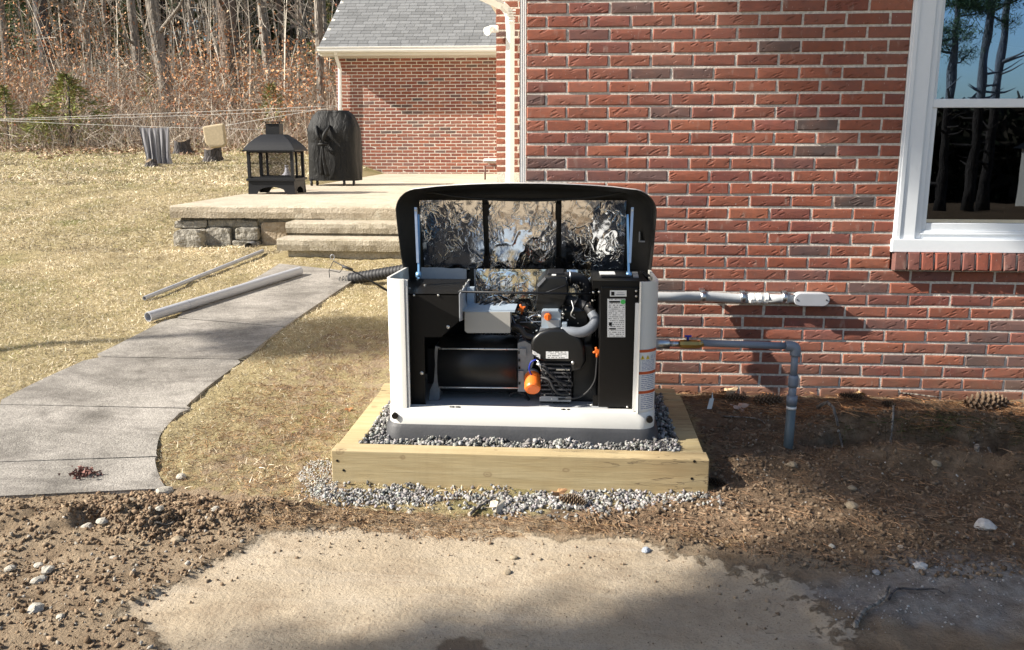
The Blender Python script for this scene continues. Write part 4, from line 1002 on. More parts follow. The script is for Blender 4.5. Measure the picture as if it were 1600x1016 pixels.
# slanted controller top
zt2 = W(960, 438, yC)[2]; xq0 = W(926, 438, -.86)[0]; xq1 = W(1012, 437, -.86)[0]
m = MB(); m.prism([(xq0, yC+.01, zt2-.004), (xq1, yC+.01, zt2-.004), (xq1, GY1-.03, zr-.012), (xq0, GY1-.03, zr-.012)], (0, 0, -.035)); m.build('controller_top', M_black, gen)
m = MB(); m.box((x0, yC+.006, zt), (x1+.02, -.45, zt2-.038)); m.build('cabinet_neck', M_iron, gen)
def ontop(px0, py0, px1, py1, name, mt, up=.003):
    zz = (zt2+zr)/2-.006; pts = [WZ(a, b, zz) for a, b in ((px0, py1), (px1, py1), (px1-2, py0), (px0-2, py0))]
    n_ = lambda p: (p[0], p[1], (zt2-.004)+(zr-.012-zt2+.004)*(p[1]-(yC+.01))/(GY1-.03-yC-.01)+up)
    m = MB(); m.prism([n_(p) for p in pts], (0, 0, -up*.8)); m.build(name, mt, gen)
ontop(938, 422, 962, 431, 'controller_label', M_paper); ontop(940, 432, 985, 436.5, 'display_cover', M_iron, .008); ontop(934, 419.6, 948, 421.6, 'latch_slot', M_blackgloss, .004)
for k in range(3): ontop(1001+k*4, 421+k*5, 1008+k*4, 424+k*5, 'hinge_clip', M_blackgloss, .008)
ontop(990, 424, 998, 436, 'seal_strip', M_cast, .006)

flat(953, 454, 979, 463.5, yC-.0022, 'barcode_label', M_paper); flat(955, 456, 960, 462, yC-.0035, 'barcode_square', M_black); flat(963, 456.5, 976, 458.5, yC-.0035, 'barcode_print', M_lab2); flat(963, 460, 976, 461, yC-.0035, 'barcode_print', M_pvc)
flat(949, 467, 977, 527, yC-.0022, 'data_plate', M_lab1); flat(952, 470.5, 969, 473, yC-.0035, 'plate_heading', M_black)
p = W(973.5, 472, yC-.004); MB().tube([p, p+[0,.002,0]], .0105, 20).build('green_dot', M_green, gen)
flat(951.5, 504, 956, 509, yC-.0035, 'plate_mark', M_black); flat(952, 513, 962, 515, yC-.0035, 'plate_mark', M_black)
for a, b in ((994, 455), (994, 463), (927, 457), (936, 456), (980, 636), (924, 633)): bolt(a, b, yC-.001, .005)
# curved warning sticker on the right post (follows the rounded corner)
pth = [(xr_in, GY0)]+list(reversed(arc(gx1-rc, GY0+rc, rc, 0, -90)))
def along(s):
    P_ = np.array(pth); P_ = np.vstack([[xr_in, GY0], P_[1:]]); L = np.r_[0, np.cumsum(np.linalg.norm(np.diff(P_, axis=0), axis=1))]
    return np.array([np.interp(s, L, P_[:, 0]), np.interp(s, L, P_[:, 1])])
def sticker(s0, s1, z0, z1, name, mt, off=.0015):
    cxy = np.array([gx1-rc, GY0+rc]); n = 12; v = []; f = []
    for i in range(n+1):
        s_ = s0+(s1-s0)*i/n; p = along(s_); d = np.array([0, -1.0]) if p[0] <= gx1-rc else (p-cxy)/np.linalg.norm(p-cxy); q = p+d*off
        v += [(q[0], q[1], z0), (q[0], q[1], z1)]
    for i in range(n): f.append((2*i, 2*i+2, 2*i+3, 2*i+1))
    m = MB(); m.add(v, f, True); return m.build(name, mt, gen, recalc=False)
zS1 = W(1012, 547, GY0)[2]; zS0 = W(1012, 643, GY0)[2]; sA, sB = .010, .108
sticker(sA, sB, zS0, zS1, 'warning_sticker', M_paper)
M_wred = simple('sticker_red', (.55, .09, .02), .5); M_yel = simple('sticker_yellow', (.75, .55, .05), .5)
hh = zS1-zS0
for t0, t1 in ((.955, 1.0), (.60, .645), (.285, .33)): sticker(sA, sB, zS0+hh*t0, zS0+hh*t1, 'warning_band', M_wred, .0022)
for t0, t1 in ((.66, .83), (.345, .59), (.02, .275)): sticker(sA+.006, sB-.006, zS0+hh*t0, zS0+hh*t1, 'warning_text', M_lab3, .0022)
for k, s_ in enumerate((.024, .048, .072, .094)):
    p = along(s_); z = zS0+hh*.845; cxy = np.array([gx1-rc, GY0+rc]); d = np.array([0, -1.0]) if p[0] <= gx1-rc else (p-cxy)/np.linalg.norm(p-cxy); t_ = np.array([-d[1], d[0]]); q = p+d*.003
    m = MB(); tri = [(-.010, 0), (.010, 0), (0, .019)] if k < 2 else [(.009*math.cos(a), .009+.009*math.sin(a)) for a in np.linspace(0, 6.28, 13)[:-1]]
    m.add([(q[0]+t_[0]*a, q[1]+t_[1]*a, z+b) for a, b in tri], [tuple(range(len(tri)))]); m.build('warning_symbol', M_yel if k < 2 else M_lab3, gen, recalc=False)
    if k < 2:
        q = q+d*.001; m = MB()
        for z0_, z1_ in ((.006, .013), (.003, .005)): m.add([(q[0]+t_[0]*a, q[1]+t_[1]*a, z+b) for a, b in ((-.0012, z0_), (.0012, z0_), (.0012, z1_), (-.0012, z1_))], [(0,1,2,3)])
        m.build('exclamation_mark', M_black, gen, recalc=False)
# lid: curved hood hinged at the rear, leaning forward
LA = R(19)          # lean towards the viewer
LB_ = np.array([0, GY1+.01, .80]); lu = np.array([0, -math.sin(LA), math.cos(LA)]); ln = np.array([0, -math.cos(LA), -math.sin(LA)])   # up the lid, out of its underside
lx0, lx1 = -.800, .432; LH = .535
cx = (lx0+lx1)/2
def lidp(x, h, d): return np.array([x, 0, 0])+LB_+lu*h+ln*d
def outline(shr, n=9, r=.12):
    """outline of the hood in its own plane (x,h), bowed top"""
    w2 = (lx1-lx0)/2-shr; pts = [(cx-w2+.012, 0)]
    hT = LH-shr*.8
    pts.append((cx-w2+.004, hT*.3)); pts.append((cx-w2, hT*.62))
    r_ = max(.03, r-shr*.4)
    for k in range(n+1):
        a = R(180-90*k/n); pts.append((cx-w2+r_+r_*math.cos(a), hT-.028-r_+r_*math.sin(a)))
    for k in range(1, 12):
        t = k/12; x = cx-w2+r_+(2*w2-2*r_)*t; pts.append((x, hT-.028+.028*math.sin(math.pi*t)**.7))
    for k in range(n+1):
        a = R(90-90*k/n); pts.append((cx+w2-r_+r_*math.cos(a), hT-.028-r_+r_*math.sin(a)))
    pts += [(cx+w2, hT*.62), (cx+w2-.004, hT*.3), (cx+w2-.012, 0)]
    return pts
def lring(shr, d, dh=0): return [lidp(x, h+dh, d) for x, h in outline(shr)]
def strip(rings, mb, smooth=True):
    n = len(rings[0]); v = [p for r_ in rings for p in r_]
    f = [(i*n+k, i*n+k+1, (i+1)*n+k+1, (i+1)*n+k) for i in range(len(rings)-1) for k in range(n-1)]
    return mb.add(v, f, smooth)
DS = .115
m = MB(); R1 = [lring(0, DS), lring(.004, DS-.02), lring(.05, .03), lring(.07, 0), lring(.11, -.015), lring(.18, -.022)]
strip(R1, m); n_ = len(R1[0]); m.add(R1[-1], [tuple(range(n_))], True)
lid = m.build('lid', M_shell, gen)
M_lidin = simple('lid_lining', (.010, .0095, .0085), .55, var=.25, sc=14, bumpd=.001, bsc=300)
m = MB(); R2 = [lring(.003, DS+.001), lring(.010, DS-.003), lring(.014, DS-.012), lring(.026, .085), lring(.040, .075), lring(.075, .022), lring(.12, .012)]
strip(R2, m, True); m.add(R2[-1], [tuple(range(n_))]); m.build('lid_lining', M_lidin, lid).location = (0, 0, 0)
# (children of the lid use the same origin as the generator; both are at the generator's base)
# arched moulding inside the hood top
arch = [lidp(cx+(lx1-lx0)*(t-.5)*.80, LH*(.86-.07*math.sin(math.pi*np.clip((t-.08)/.84, 0, 1))**.6), .05) for t in np.linspace(.02, .98, 25)]
m = MB(); m.tube(arch, .006, 6); m.build('arch_bead', M_lidin, lid)
def at_lid(px, py, d):
    """where the sight line through a photo point meets the lid plane offset d"""
    dr = ray(px, py); o = lidp(0, 0, d); t = ((o-CAM) @ ln)/(dr @ ln); P_ = CAM+dr*t; return P_
for a, b in ((662, 757), (765, 869), (877, 975)):
    pL = at_lid((a), 400, .024); pR = at_lid(b, 400, .024); hT = (at_lid(a+20, 313, .024)-LB_) @ lu; hB = .02
    foil_panel('foil_pad', pL[0], pR[0], hB, hT, lambda x, h: tuple(lidp(x, h, .024))+tuple(ln), lid, nu=70, nvv=60, amp=.003, seed=a*.013)
for px, pys in ((760, ((318, 336), (398, 415))), (872, ((318, 342), (402, 415)))):
    for t0, t1 in pys:
        m = MB(); a = at_lid(px-4, t1, .03); b = at_lid(px+4, t1, .03); c = at_lid(px+4, t0, .03); d_ = at_lid(px-4, t0, .03); m.prism([a, b, c, d_], ln*.012); m.build('clip', M_black, lid)
for px in (760, 872): m = MB(); a = at_lid(px, 315, .034); b = at_lid(px, 415, .034); m.tube([a, b], .004, 6); m.build('foil_seam', M_black, lid)
for sgn, px in ((-1, 633), (1, 1003)):
    a = at_lid(px-5, 372, .06); m = MB(); m.box(a+[-.0, -.01, -.02], a+[.03, .01, -.012], .001); m.box(a+[0, -.01, -.012], a+[.006, .01, .03], .001); m.build('latch_bracket', M_cast, lid)
# props: blue arm and steel arm each side
for sg, (xa, xb) in ((-1, (654.5, 650)), (1, (981.5, 988))):
    pr_ = thing if False else None
    bot = W(xa+ (0 if sg < 0 else 1), 436, -.62); top = at_lid(xa+(0 if sg < 0 else -1), 336, .09)
    d = top-bot; L = np.linalg.norm(d); d /= L; fy = np.cross(d, [1, 0, 0]); fy /= np.linalg.norm(fy)
    m = MB()
    def bar(p, q, wx, wy, mb): 
        dd = (q-p)/np.linalg.norm(q-p); s_ = np.cross(dd, [1, 0, 0]); s_ /= np.linalg.norm(s_); X = np.array([1.0, 0, 0])
        ring = lambda c: [c-X*wx-s_*wy, c+X*wx-s_*wy, c+X*wx+s_*wy, c-X*wx+s_*wy]
        loft([ring(p), ring(q)], mb, smooth=False)
    bar(bot, top, .0045, .013, m); arm = m.build('prop_arm', M_blue, gen)
    b2 = at_lid(xb, 325, .085); b3 = bot+(b2-bot)*.22; m = MB(); bar(b3, b2, .006, .014, m); m.build('prop_arm_upper', M_steel, gen)
    m = MB(); m.tube([bot+[-.012, 0, .02], bot+[.012, 0, .02]], .014, 12); m.build('prop_pivot', M_blue, gen)
    p = b2-(b2-bot)*.03; m = MB(); m.tube([p+[0,-.02,0], p+[0,-.012,0]], .005, 8); m.build('prop_rivet', M_bolt, gen)
# rear hinge bar seen as the light line between lid and enclosure
m = MB(); m.box((gx0+.09, GY1-.015, zr-.004), (gx1-.09, GY1+.002, zr+.003)); m.build('rear_rim', M_steel, gen)
m = MB(); p = W(1031, 444, -.50); m.box((gx1+.002, -.55, .79), (gx1+.012, -.49, .84), .003); m.build('side_latch', M_black, gen)
m = MB(); m.box((gx0-.012, -.55, .75), (gx0-.001, -.50, .81), .003); m.build('side_latch', M_black, gen)

# ------------------------------------------------------------------ conduits at the wall
cd = thing('electrical_conduit', 'grey flexible conduit running from generator to wall box', 'conduit', (.45, -.2, .65))
cp = [np.array([.40, -.19, .672]), W(1050, 464.5, -.155), W(1080, 464, -.10), W(1110, 464, -.062), W(1140, 466, -.042), W(1168, 467, -.035)]
# corrugated sleeve
pts = []; 
P_ = cp; Q = []
for i in range(len(P_)-1):
    a = P_[max(i-1, 0)]; b = P_[i]; c = P_[i+1]; d = P_[min(i+2, len(P_)-1)]
    for k in range(24):
        t = k/24; Q.append(.5*((2*b)+(c-a)*t+(2*a-5*b+4*c-d)*t*t+(3*b-a-3*c+d)*t**3))
rr_ = [.0245+(.0018 if (i % 2) else 0) for i in range(len(Q))]
MB().tube(Q, rr_, 14).build('flexible_sleeve', M_flex, cd)
a = W(1168, 467, -.035); b = W(1198, 466.5, -.035)
MB().tube([a, b], .0265, 16).build('coupling', M_white, cd)
for px in (1172, 1183, 1194): q = W(px, 466.6, -.035); MB().tube([q, q+[.018, 0, 0]], .030, 10, smooth=False).build('coupling_ring', M_white, cd)
MB().tube([W(1195, 466.5, -.035), W(1242, 467, -.035)], .0225, 16).build('rigid_pipe', M_flex, cd)
q = W(1226, 467, -.035); MB().tube([q, q+[.02, 0, 0]], .027, 14).build('coupling_ring', M_flex, cd)
for px in (1097, 1160, 1225):
    q = W(px, 465, -.035); 
    if px == 1097: q = W(1098, 464, -.078)
    MB().tube([q+[-.012, 0, 0], q+[.012, 0, 0]], .031, 12).box(q+[-.012, 0, .022], q+[.012, -q[1]-.001, .036]).build('strap', M_steel, cd)
# oval conduit body
lb0 = W(1240, 467, -.04); lb1 = W(1291, 467, -.04)
def stadium(x0, x1, z, r, y, n=8): 
    pts = []
    for k in range(n+1): a = R(90+180*k/n); pts.append((x0+r+r*math.cos(a), y, z+r*math.sin(a)))
    for k in range(n+1): a = R(-90+180*k/n); pts.append((x1-r+r*math.cos(a), y, z+r*math.sin(a)))
    return pts
m = MB(); loft([stadium(lb0[0], lb1[0]+.008, lb0[2], .033, -.006), stadium(lb0[0], lb1[0]+.008, lb0[2], .034, -.060)], m); m.build('conduit_body', M_flex, cd)
m = MB(); loft([stadium(lb0[0]-.004, lb1[0]+.012, lb0[2], .036, -.060), stadium(lb0[0]-.004, lb1[0]+.012, lb0[2], .036, -.066), stadium(lb0[0], lb1[0]+.008, lb0[2], .031, -.069)], m); m.build('conduit_cover', M_pvc_l, cd)
for xx in (lb0[0]+.012, lb1[0]-.006): MB().tube([(xx, -.069, lb0[2]), (xx, -.072, lb0[2])], .004, 8).build('cover_screw', M_iron, cd)

gp = thing('gas_pipe', 'blue grey gas pipe with brass valve dropping to the ground', 'pipe', tuple(G(1238, 705)))
yg = -.68
e = W(1243, 541, yg); s0 = W(1095, 536, yg); 
MB().tube([s0, e+[-.03, 0, 0]], .0165, 16).build('pipe', M_pvc, gp)
MB().tube([e+[-.045, 0, 0], e+[-.02, 0, 0], e+[0, 0, -.012], e+[.0, 0, -.045]], [.024, .024, .025, .024], 16, sub=4).build('elbow', M_pvc, gp)
gb_ = W(1238, 712, yg); gz = float(hgt(gb_[0], yg)[0])
z1 = W(1241, 590, yg)[2]; z2 = W(1240, 622, yg)[2]
MB().tube([e+[0, 0, -.03], (e[0], yg, z1)], .0165, 16).build('pipe', M_pvc, gp)
MB().tube([(e[0], yg, z1+.012), (e[0], yg, z1-.006), (e[0], yg, z1-.03), (e[0], yg, z1-.045)], [.022,.023,.023,.021], 16).build('coupling', M_pvc, gp)
MB().tube([(e[0], yg, z1-.03), (e[0], yg, z2-.02)], .018, 16).build('pipe', M_pvc, gp)
M_pvcd = simple('dark_pvc', (.085, .115, .13), .45, var=.15)
MB().tube([(e[0], yg, z2+.012), (e[0], yg, z2-.03)], .025, 16).build('coupling', M_pvc, gp)
MB().tube([(e[0], yg, z2-.02), (e[0]-.004, yg, gz-.15)], .0225, 16).build('riser', M_pvcd, gp)
MB().tube([(e[0], yg-.001, z2-.040), (e[0], yg-.001, z2-.052)], .0235, 16).build('pipe_label', M_paper, gp)
a = W(1030, 537, yg); MB().tube([(gx1-.01, yg, a[2]), (W(1046, 537, yg)[0], yg, a[2])], .024, 14).build('connector', M_steel, gp)
b = W(1062, 536.5, yg); MB().tube([(W(1046, 537, yg)[0], yg, a[2]), (b[0], yg, a[2])], .014, 8).build('nipple', M_steel, gp)
MB().tube([(b[0], yg, a[2]), (b[0]+.015, yg, a[2]), (b[0]+.075, yg, a[2]), (b[0]+.09, yg, a[2]), (s0[0]+.01, yg, s0[2])], [.018, .021, .021, .018, .018], 8, smooth=False).build('valve', M_brass, gp)
c = W(1075, 528, yg); MB().tube([c+[0, 0, -.01], c+[0, 0, .01]], .005, 8).box(c+[-.016, -.006, .004], c+[.016, .006, .012], .002).build('valve_handle', M_bluecap, gp)

# ------------------------------------------------------------------ things on the lawn and walk
def lay_pipe(pa, pb, r, mt, label, name='plastic_pipe'):
    A = G(*pa); B = G(*pb); A[2] = float(g0(A[0], A[1]))+r+.012; B[2] = float(g0(B[0], B[1]))+r+.012
    t = thing(name, label, 'pipe', tuple(A)); m = MB(); m.tube([A, B], r, 20, cap=False); m.tube([A, B], r*.86, 20, cap=False)
    d = (B-A)/np.linalg.norm(B-A)
    # end rings
    for E_, s_ in ((A, 1), (B, -1)):
        n = 20; up = np.array([0, 0, 1.0]); a = np.cross(d, up); a /= np.linalg.norm(a); up = np.cross(a, d)
        v = [E_+q*(math.cos(2*math.pi*k/n)*a+math.sin(2*math.pi*k/n)*up) for q in (r, r*.86) for k in range(n)]
        m.add(v, [(k, (k+1) % n, n+(k+1) % n, n+k) for k in range(n)])
    m.build('pipe_wall', mt, t)
    ms = MB(); q = A+d*.35; ms.tube([q, q+d*.004], r*1.004, 20, cap=False); ms.build('print_line', M_pvc, t); return t
lay_pipe((232, 506), (469, 432), .036, M_pvc_l, 'thick light grey plastic pipe lying across the sidewalk')
lay_pipe((226, 472), (411, 397), .017, M_pvc_l, 'thin light grey plastic pipe lying on the dry lawn')
# black corrugated pipe
A = G(545, 440); A[2] += .05; B = W(618, 419, 1.5); 
B = np.array([B[0]+.25, B[1], A[2]+.06]); A2 = W(538, 434, A[1])
P0 = W(548, 436, A[1]); P1 = W(622, 424, A[1]-.15); d = P1-P0
n = 90; pts = [P0+d*(i/n*1.6) for i in range(n)]
m = MB(); m.tube(pts, [.043+(.007 if i % 4 < 2 else 0) for i in range(n)], 18); o = m.build('corrugated_pipe', M_rubber); tag(o, 'black corrugated drain hose lying behind the generator', 'hose')
for k in range(4):
    q = W(531+k*5, 440-k, A[1]); nn = 20
    m = MB() if k == 0 else m
    m.tube([q+np.array([.012*(i/nn), .04*math.cos(2*math.pi*i/nn), .038*math.sin(2*math.pi*i/nn)]) for i in range(nn+1)], .003, 5, cap=False)
    if k == 3: o = m.build('wire_coil', M_rubber); tag(o, 'loose black wire coil at the mouth of the corrugated hose', 'coil')
# rod with loop
rdo = thing('metal_rod', 'thin steel rod with ring and bracket leaning beside the black hose', 'rod', tuple(G(600, 452)))
YR = A[1]-.25
a = W(521, 408, YR); b = W(560, 428, YR); c = W(612, 458, YR-.1)
MB().tube([a, b, c], [.0045, .006, .010], 8).build('shaft', M_iron, rdo)
q = W(519.5, 402, YR); MB().tube([q+np.array([.016*math.cos(t), 0, .020*math.sin(t)]) for t in np.linspace(-1.4, 4.8, 16)], .004, 6).build('ring', M_cast, rdo)
MB().tube([W(521, 408, YR), W(514, 422, YR), W(531, 426, YR), W(536, 418, YR)], .0035, 6).tube([W(514, 422, YR), W(515, 434, YR)], .003, 6).build('bracket', M_iron, rdo)
MB().tube([W(535, 416, YR), W(551, 422, YR)], .012, 8).build('grip', M_rubber, rdo)

# ------------------------------------------------------------------ patio fireplace, covered grill
def quad_frustum(mb, c, z0, z1, w0, d0, w1, d1, smooth=False):
    r0 = [(c[0]+sx*w0/2, c[1]+sy*d0/2, z0) for sx, sy in ((-1,-1),(1,-1),(1,1),(-1,1))]; r1 = [(c[0]+sx*w1/2, c[1]+sy*d1/2, z1) for sx, sy in ((-1,-1),(1,-1),(1,1),(-1,1))]
    return loft([r0, r1], mb, smooth)
YP = 5.75
base = W(424.5, 300, YP); fc = np.array([base[0], YP+.22, PZ])
fp = thing('patio_fireplace', 'black steel patio fireplace with pitched hood on the patio edge', 'fireplace', tuple(fc))
wf = W(460, 300, YP)[0]-W(389, 300, YP)[0]; zt_ = lambda y: W(432, y, YP)[2]
wb = wf; h0 = PZ; hleg = zt_(283); hsh = zt_(279); hroof = zt_(235); hpk = zt_(210); hch = zt_(190)
dp = .44
# skirt with arched legs
def arched(x0, x1, y, z0, z1, th_, axis='x'):
    n = 10; top = [(x0, z1), (x1, z1)]; a = .17*(x1-x0)
    pts = [(x0-.01, z0), (x0, z1), (x1, z1), (x1+.01, z0), (x1-a*.55, z0)]+[(x1-a-(x1-x0-2*a)*k/n, z0+(z1-z0)*.55*math.sin(math.pi*k/n)**.4) for k in range(n+1)]+[(x0+a*.55, z0)]
    return pts
m = MB()
for yy in (-dp/2, dp/2): m.prism([(fc[0]+a, fc[1]+yy, b) for a, b in arched(-wb/2, wb/2, 0, h0, hleg, .01)], (0, .012 if yy < 0 else -.012, 0))
for sx in (-1, 1): m.prism([(fc[0]+sx*wb/2, fc[1]+a, b) for a, b in arched(-dp/2+.013, dp/2-.013, 0, h0, hleg-.001, .01)], (-sx*.012, 0, 0))
m.build('leg_skirt', M_iron, fp)
m = MB(); m.box((fc[0]-wb/2-.02, fc[1]-dp/2-.02, hleg), (fc[0]+wb/2+.02, fc[1]+dp/2+.02, hsh), .003); m.build('hearth', M_iron, fp)
for sx in (-1, 1):
    for sy in (-1, 1):
        m = MB(); X_ = fc[0]+sx*(wb/2-.015); Y_ = fc[1]+sy*(dp/2-.015); m.box((X_-.018, Y_-.018, hsh), (X_+.018, Y_+.018, hroof), .002); m.build('post', M_iron, fp)
for sx in (-.33, .33):
    m = MB(); m.box((fc[0]+sx*wb-.012, fc[1]+dp/2-.02, hsh), (fc[0]+sx*wb+.012, fc[1]+dp/2-.005, hroof)); m.build('post', M_iron, fp)
for zz in (hsh+.012, hroof-.02):
    for sy in (-1, 1): m = MB(); Y_ = fc[1]+sy*(dp/2-.015); m.box((fc[0]-wb/2+.035, Y_-.008, zz-.01), (fc[0]+wb/2-.035, Y_+.008, zz+.01)); m.build('rail', M_iron, fp)
M_mesh = glass_mat('spark_mesh', 0.0, (.2, .2, .2), .72)
for sy in (-1, 1): m = MB(); Y_ = fc[1]+sy*(dp/2-.014); m.box((fc[0]-wb/2+.035, Y_-.001, hsh+.02), (fc[0]+wb/2-.035, Y_+.001, hroof-.03)); m.build('mesh_screen', M_mesh, fp)
m = MB(); ov = .035
rings = []
for t in np.linspace(0, 1, 7): w_ = (wb+2*ov)*(1-t)+.26*t; w_ -= .05*math.sin(math.pi*t)*-1; d_ = (dp+2*ov)*(1-t)+.20*t+.04*math.sin(math.pi*t); z_ = hroof+(hpk-hroof)*t; rings.append([(fc[0]+sx*w_/2, fc[1]+sy*d_/2, z_) for sx, sy in ((-1,-1),(1,-1),(1,1),(-1,1))])
loft(rings, m, smooth=False); m.box((fc[0]-wb/2-ov-.008, fc[1]-dp/2-ov-.008, hroof-.012), (fc[0]+wb/2+ov+.008, fc[1]+dp/2+ov+.008, hroof+.004)); m.build('hood', M_iron, fp)
m = MB(); m.box((fc[0]-.085, fc[1]-.07, hpk-.01), (fc[0]+.085, fc[1]+.07, hch-.02)); m.build('chimney', M_iron, fp)
m = MB(); m.box((fc[0]-.105, fc[1]-.09, hch-.006), (fc[0]+.105, fc[1]+.09, hch+.004), .002); m.box((fc[0]-.09, fc[1]-.06, hch-.02), (fc[0]-.08, fc[1]-.05, hch-.006)); m.box((fc[0]+.08, fc[1]-.06, hch-.02), (fc[0]+.09, fc[1]-.05, hch-.006)); m.build('chimney_cap', M_iron, fp)
# white bottle behind the fireplace
bt = thing('plastic_jug', 'white plastic jug with label standing behind the black fireplace', 'jug', tuple(W(449, 280, 6.6)))
q = W(449, 283, 6.6); q[2] = PZ; x_ = q[0]
hgt_b = W(449, 250, 6.6)[2]
m = MB(); m.tube([(x_, 6.6, PZ), (x_, 6.6, PZ+.02), (x_, 6.6, PZ+.19), (x_, 6.6, PZ+.20), (x_, 6.6, PZ+.24), (x_, 6.6, PZ+.30)], [.055,.07,.07,.066,.03,.02], 14); m.build('body', M_white, bt)
m = MB(); m.tube([(x_, 6.6, PZ+.30), (x_, 6.6, PZ+.325)], .024, 12); m.build('cap', M_paper, bt)
m = MB(); m.tube([(x_, 6.6, PZ+.05), (x_, 6.6, PZ+.15)], .0712, 14, cap=False); m.build('jug_label', M_lab3, bt)

YGr = 7.75; gcx = W(517, 285, YGr)[0]; gw_ = W(557, 285, YGr)[0]-W(479, 285, YGr)[0]
gtop = W(517, 172, YGr)[2]; gbot = W(517, 283, YGr)[2]
gr = thing('covered_grill', 'barbecue grill under a tied black fabric cover by the garage', 'grill', (gcx, YGr+.3, PZ))
nA, nH = 120, 40; v = []; f = []
def sq(t):  # rounded-square section
    c, s_ = math.cos(t), math.sin(t); k = (abs(c)**4+abs(s_)**4)**-.25; return c*k, s_*k
for i in range(nH+1):
    b = i/nH; z = gbot+(gtop-gbot)*b
    tp = 1-.34*max(0, (b-.70)/.30)**1.5-.10*sstep(.93, 1, b); sh = .05*(1-b)-.06*sstep(.75, 1, b)
    for j in range(nA):
        t = 2*math.pi*j/nA; cx_, sy_ = sq(t)
        fold = .014*math.sin(t*9+2.2*math.sin(b*4))*(1-b*.6)+.003*math.sin(t*23+b*7)*(1-b)
        cin = -.03*math.exp(-((b-.55)/.05)**2)*(1 if sy_ < -.3 else .3)
        X_ = (gw_/2*tp+fold*.5)*cx_+sh*0; Yq = (.27*(1-.35*sstep(.7, 1, b))+fold*.7+cin*.2)*sy_
        v.append((gcx+X_-.03*b*0, YGr+.3+Yq, z))
for i in range(nH):
    for j in range(nA): f.append((i*nA+j, i*nA+(j+1) % nA, (i+1)*nA+(j+1) % nA, (i+1)*nA+j))
f.append(tuple(range(nH*nA, (nH+1)*nA)))
def cloth_black():
    t = NT('grill_cloth'); P = t.pos(); t.col(t.mix(t.noise(8, 5, P), (.003,.0032,.0035), (.007,.0075,.008))); t.rough(.6); t.b.inputs['Specular IOR Level'].default_value = .3
    t.bump(t.math('ADD', t.noise(9, 5, t.pos((1.4,1.4,.55)), .6, 1.2), t.math('MULTIPLY', t.noise(500, 1, P), .02)), .022); return t.m
M_cover = cloth_black()
m = MB(); m.add(v, f, True); m.build('cover', M_cover, gr, recalc=True)
# gathered bow on the front
kx, kz = W(504, 226, YGr-.02)[0], W(504, 226, YGr-.02)[2]; yk = YGr-.015
m = MB(); m.tube([(kx-.06, yk, kz), (kx, yk-.03, kz+.006), (kx+.07, yk, kz)], [.018,.03,.018], 10, sub=3); m.build('cover_knot', M_cover, gr)
for dx, dz, w_ in ((-.03, -.42, .03), (.05, -.44, .035), (.14, -.12, .02), (-.10, .26, .045), (.10, .27, .045), (-.01, .10, .04)):
    m = MB(); m.tube([(kx, yk-.02, kz), (kx+dx*.5-.01, yk-.03, kz+dz*.5), (kx+dx, yk+.0+(.06 if dz > 0 else 0), kz+dz)], [.014, w_*.7, w_ if dz < 0 else .012], 8, sub=4); m.build('cover_fold', M_cover, gr)
for px, s_ in ((487, 0), (496, 1), (538, 2), (553, 3)):
    q = W(px, 288, YGr+(.05 if s_ % 2 == 0 else .12)); 
    m = MB(); m.box((q[0]-.015, q[1]-.015, PZ+.06), (q[0]+.015, q[1]+.015, gbot+.03)); m.build('leg', M_iron, gr)
    m = MB(); m.tube([(q[0]-.012, q[1], PZ+.034), (q[0]+.012, q[1], PZ+.034)], .034, 14); m.build('wheel', M_rubber, gr)

# ------------------------------------------------------------------ clothes line with towel and cushion
YL = 10.6
ln_ = thing('clothes_line', 'thin white clothes lines strung across the brush behind the lawn', 'clothes line', (-9, 10.6, 1.5))
for (a, ya_), (b, yb_), sag in (((-200, 192), (531, 165), 2), ((-200, 189), (531, 170), 5), ((-200, 178), (420, 203), 3)):
    pts = []
    for t in np.linspace(0, 1, 16): pts.append(W(a+(b-a)*t, ya_+(yb_-ya_)*t+sag*4*t*(1-t), YL+.25*(sag-3)))
    MB().tube(pts, .0026, 5).build('line', M_paper, ln_)
pts = [W(330+(530-330)*t, 200-(200-166)*t, YL) for t in np.linspace(0, 1, 6)]
MB().tube(pts, .0026, 5).build('line', M_paper, ln_)
def towel():
    v = []; f = []; nu, nv2 = 50, 30; p0 = W(217, 199, YL); p1 = W(264, 201, YL); p2 = W(225, 256, YL)
    H_ = p0[2]-p2[2]
    for i in range(nv2+1):
        b = i/nv2
        for j in range(nu+1):
            a = j/nu; w_ = 1-.22*b+.10*sstep(.8, 1, b); x = (p0[0]+p1[0])/2+(p1[0]-p0[0])*(a-.5)*w_+.03*b
            y = YL+.03*math.sin(a*31+b*1.5)*(b**.7)+.012*math.sin(a*70)*(b)
            v.append((x, y, p0[2]-H_*b-.012*math.sin(a*3.14)*(1-b)))
    for i in range(nv2):
        for j in range(nu): k = i*(nu+1)+j; f.append((k, k+1, k+nu+2, k+nu+1))
    v2 = [(a, b+.035*0+.012, c) for a, b, c in v]; n = len(v); f += [tuple(q+n for q in reversed(t)) for t in f]
    return v+v2, f
def towel_mat():
    t = NT('towel_stripes'); P = t.pos(); s_ = t.n('ShaderNodeSeparateXYZ'); t.l(P, s_.inputs[0])
    st_ = t.math('GREATER_THAN', t.math('SINE', t.math('MULTIPLY', s_.outputs[0], 95)), .2)
    t.col(t.mix(st_, (.14,.14,.16), (.27,.27,.29))); t.rough(.95); return t.m
v, f = towel(); o = ob('hanging_towel', mesh('hanging_towel', v, f, towel_mat(), smooth=True)); tag(o, 'grey striped towel hanging on the clothes line', 'towel')
a = W(317, 197, YL); b = W(354, 231, YL)
m = MB(); xx = [a[0], b[0]]; 
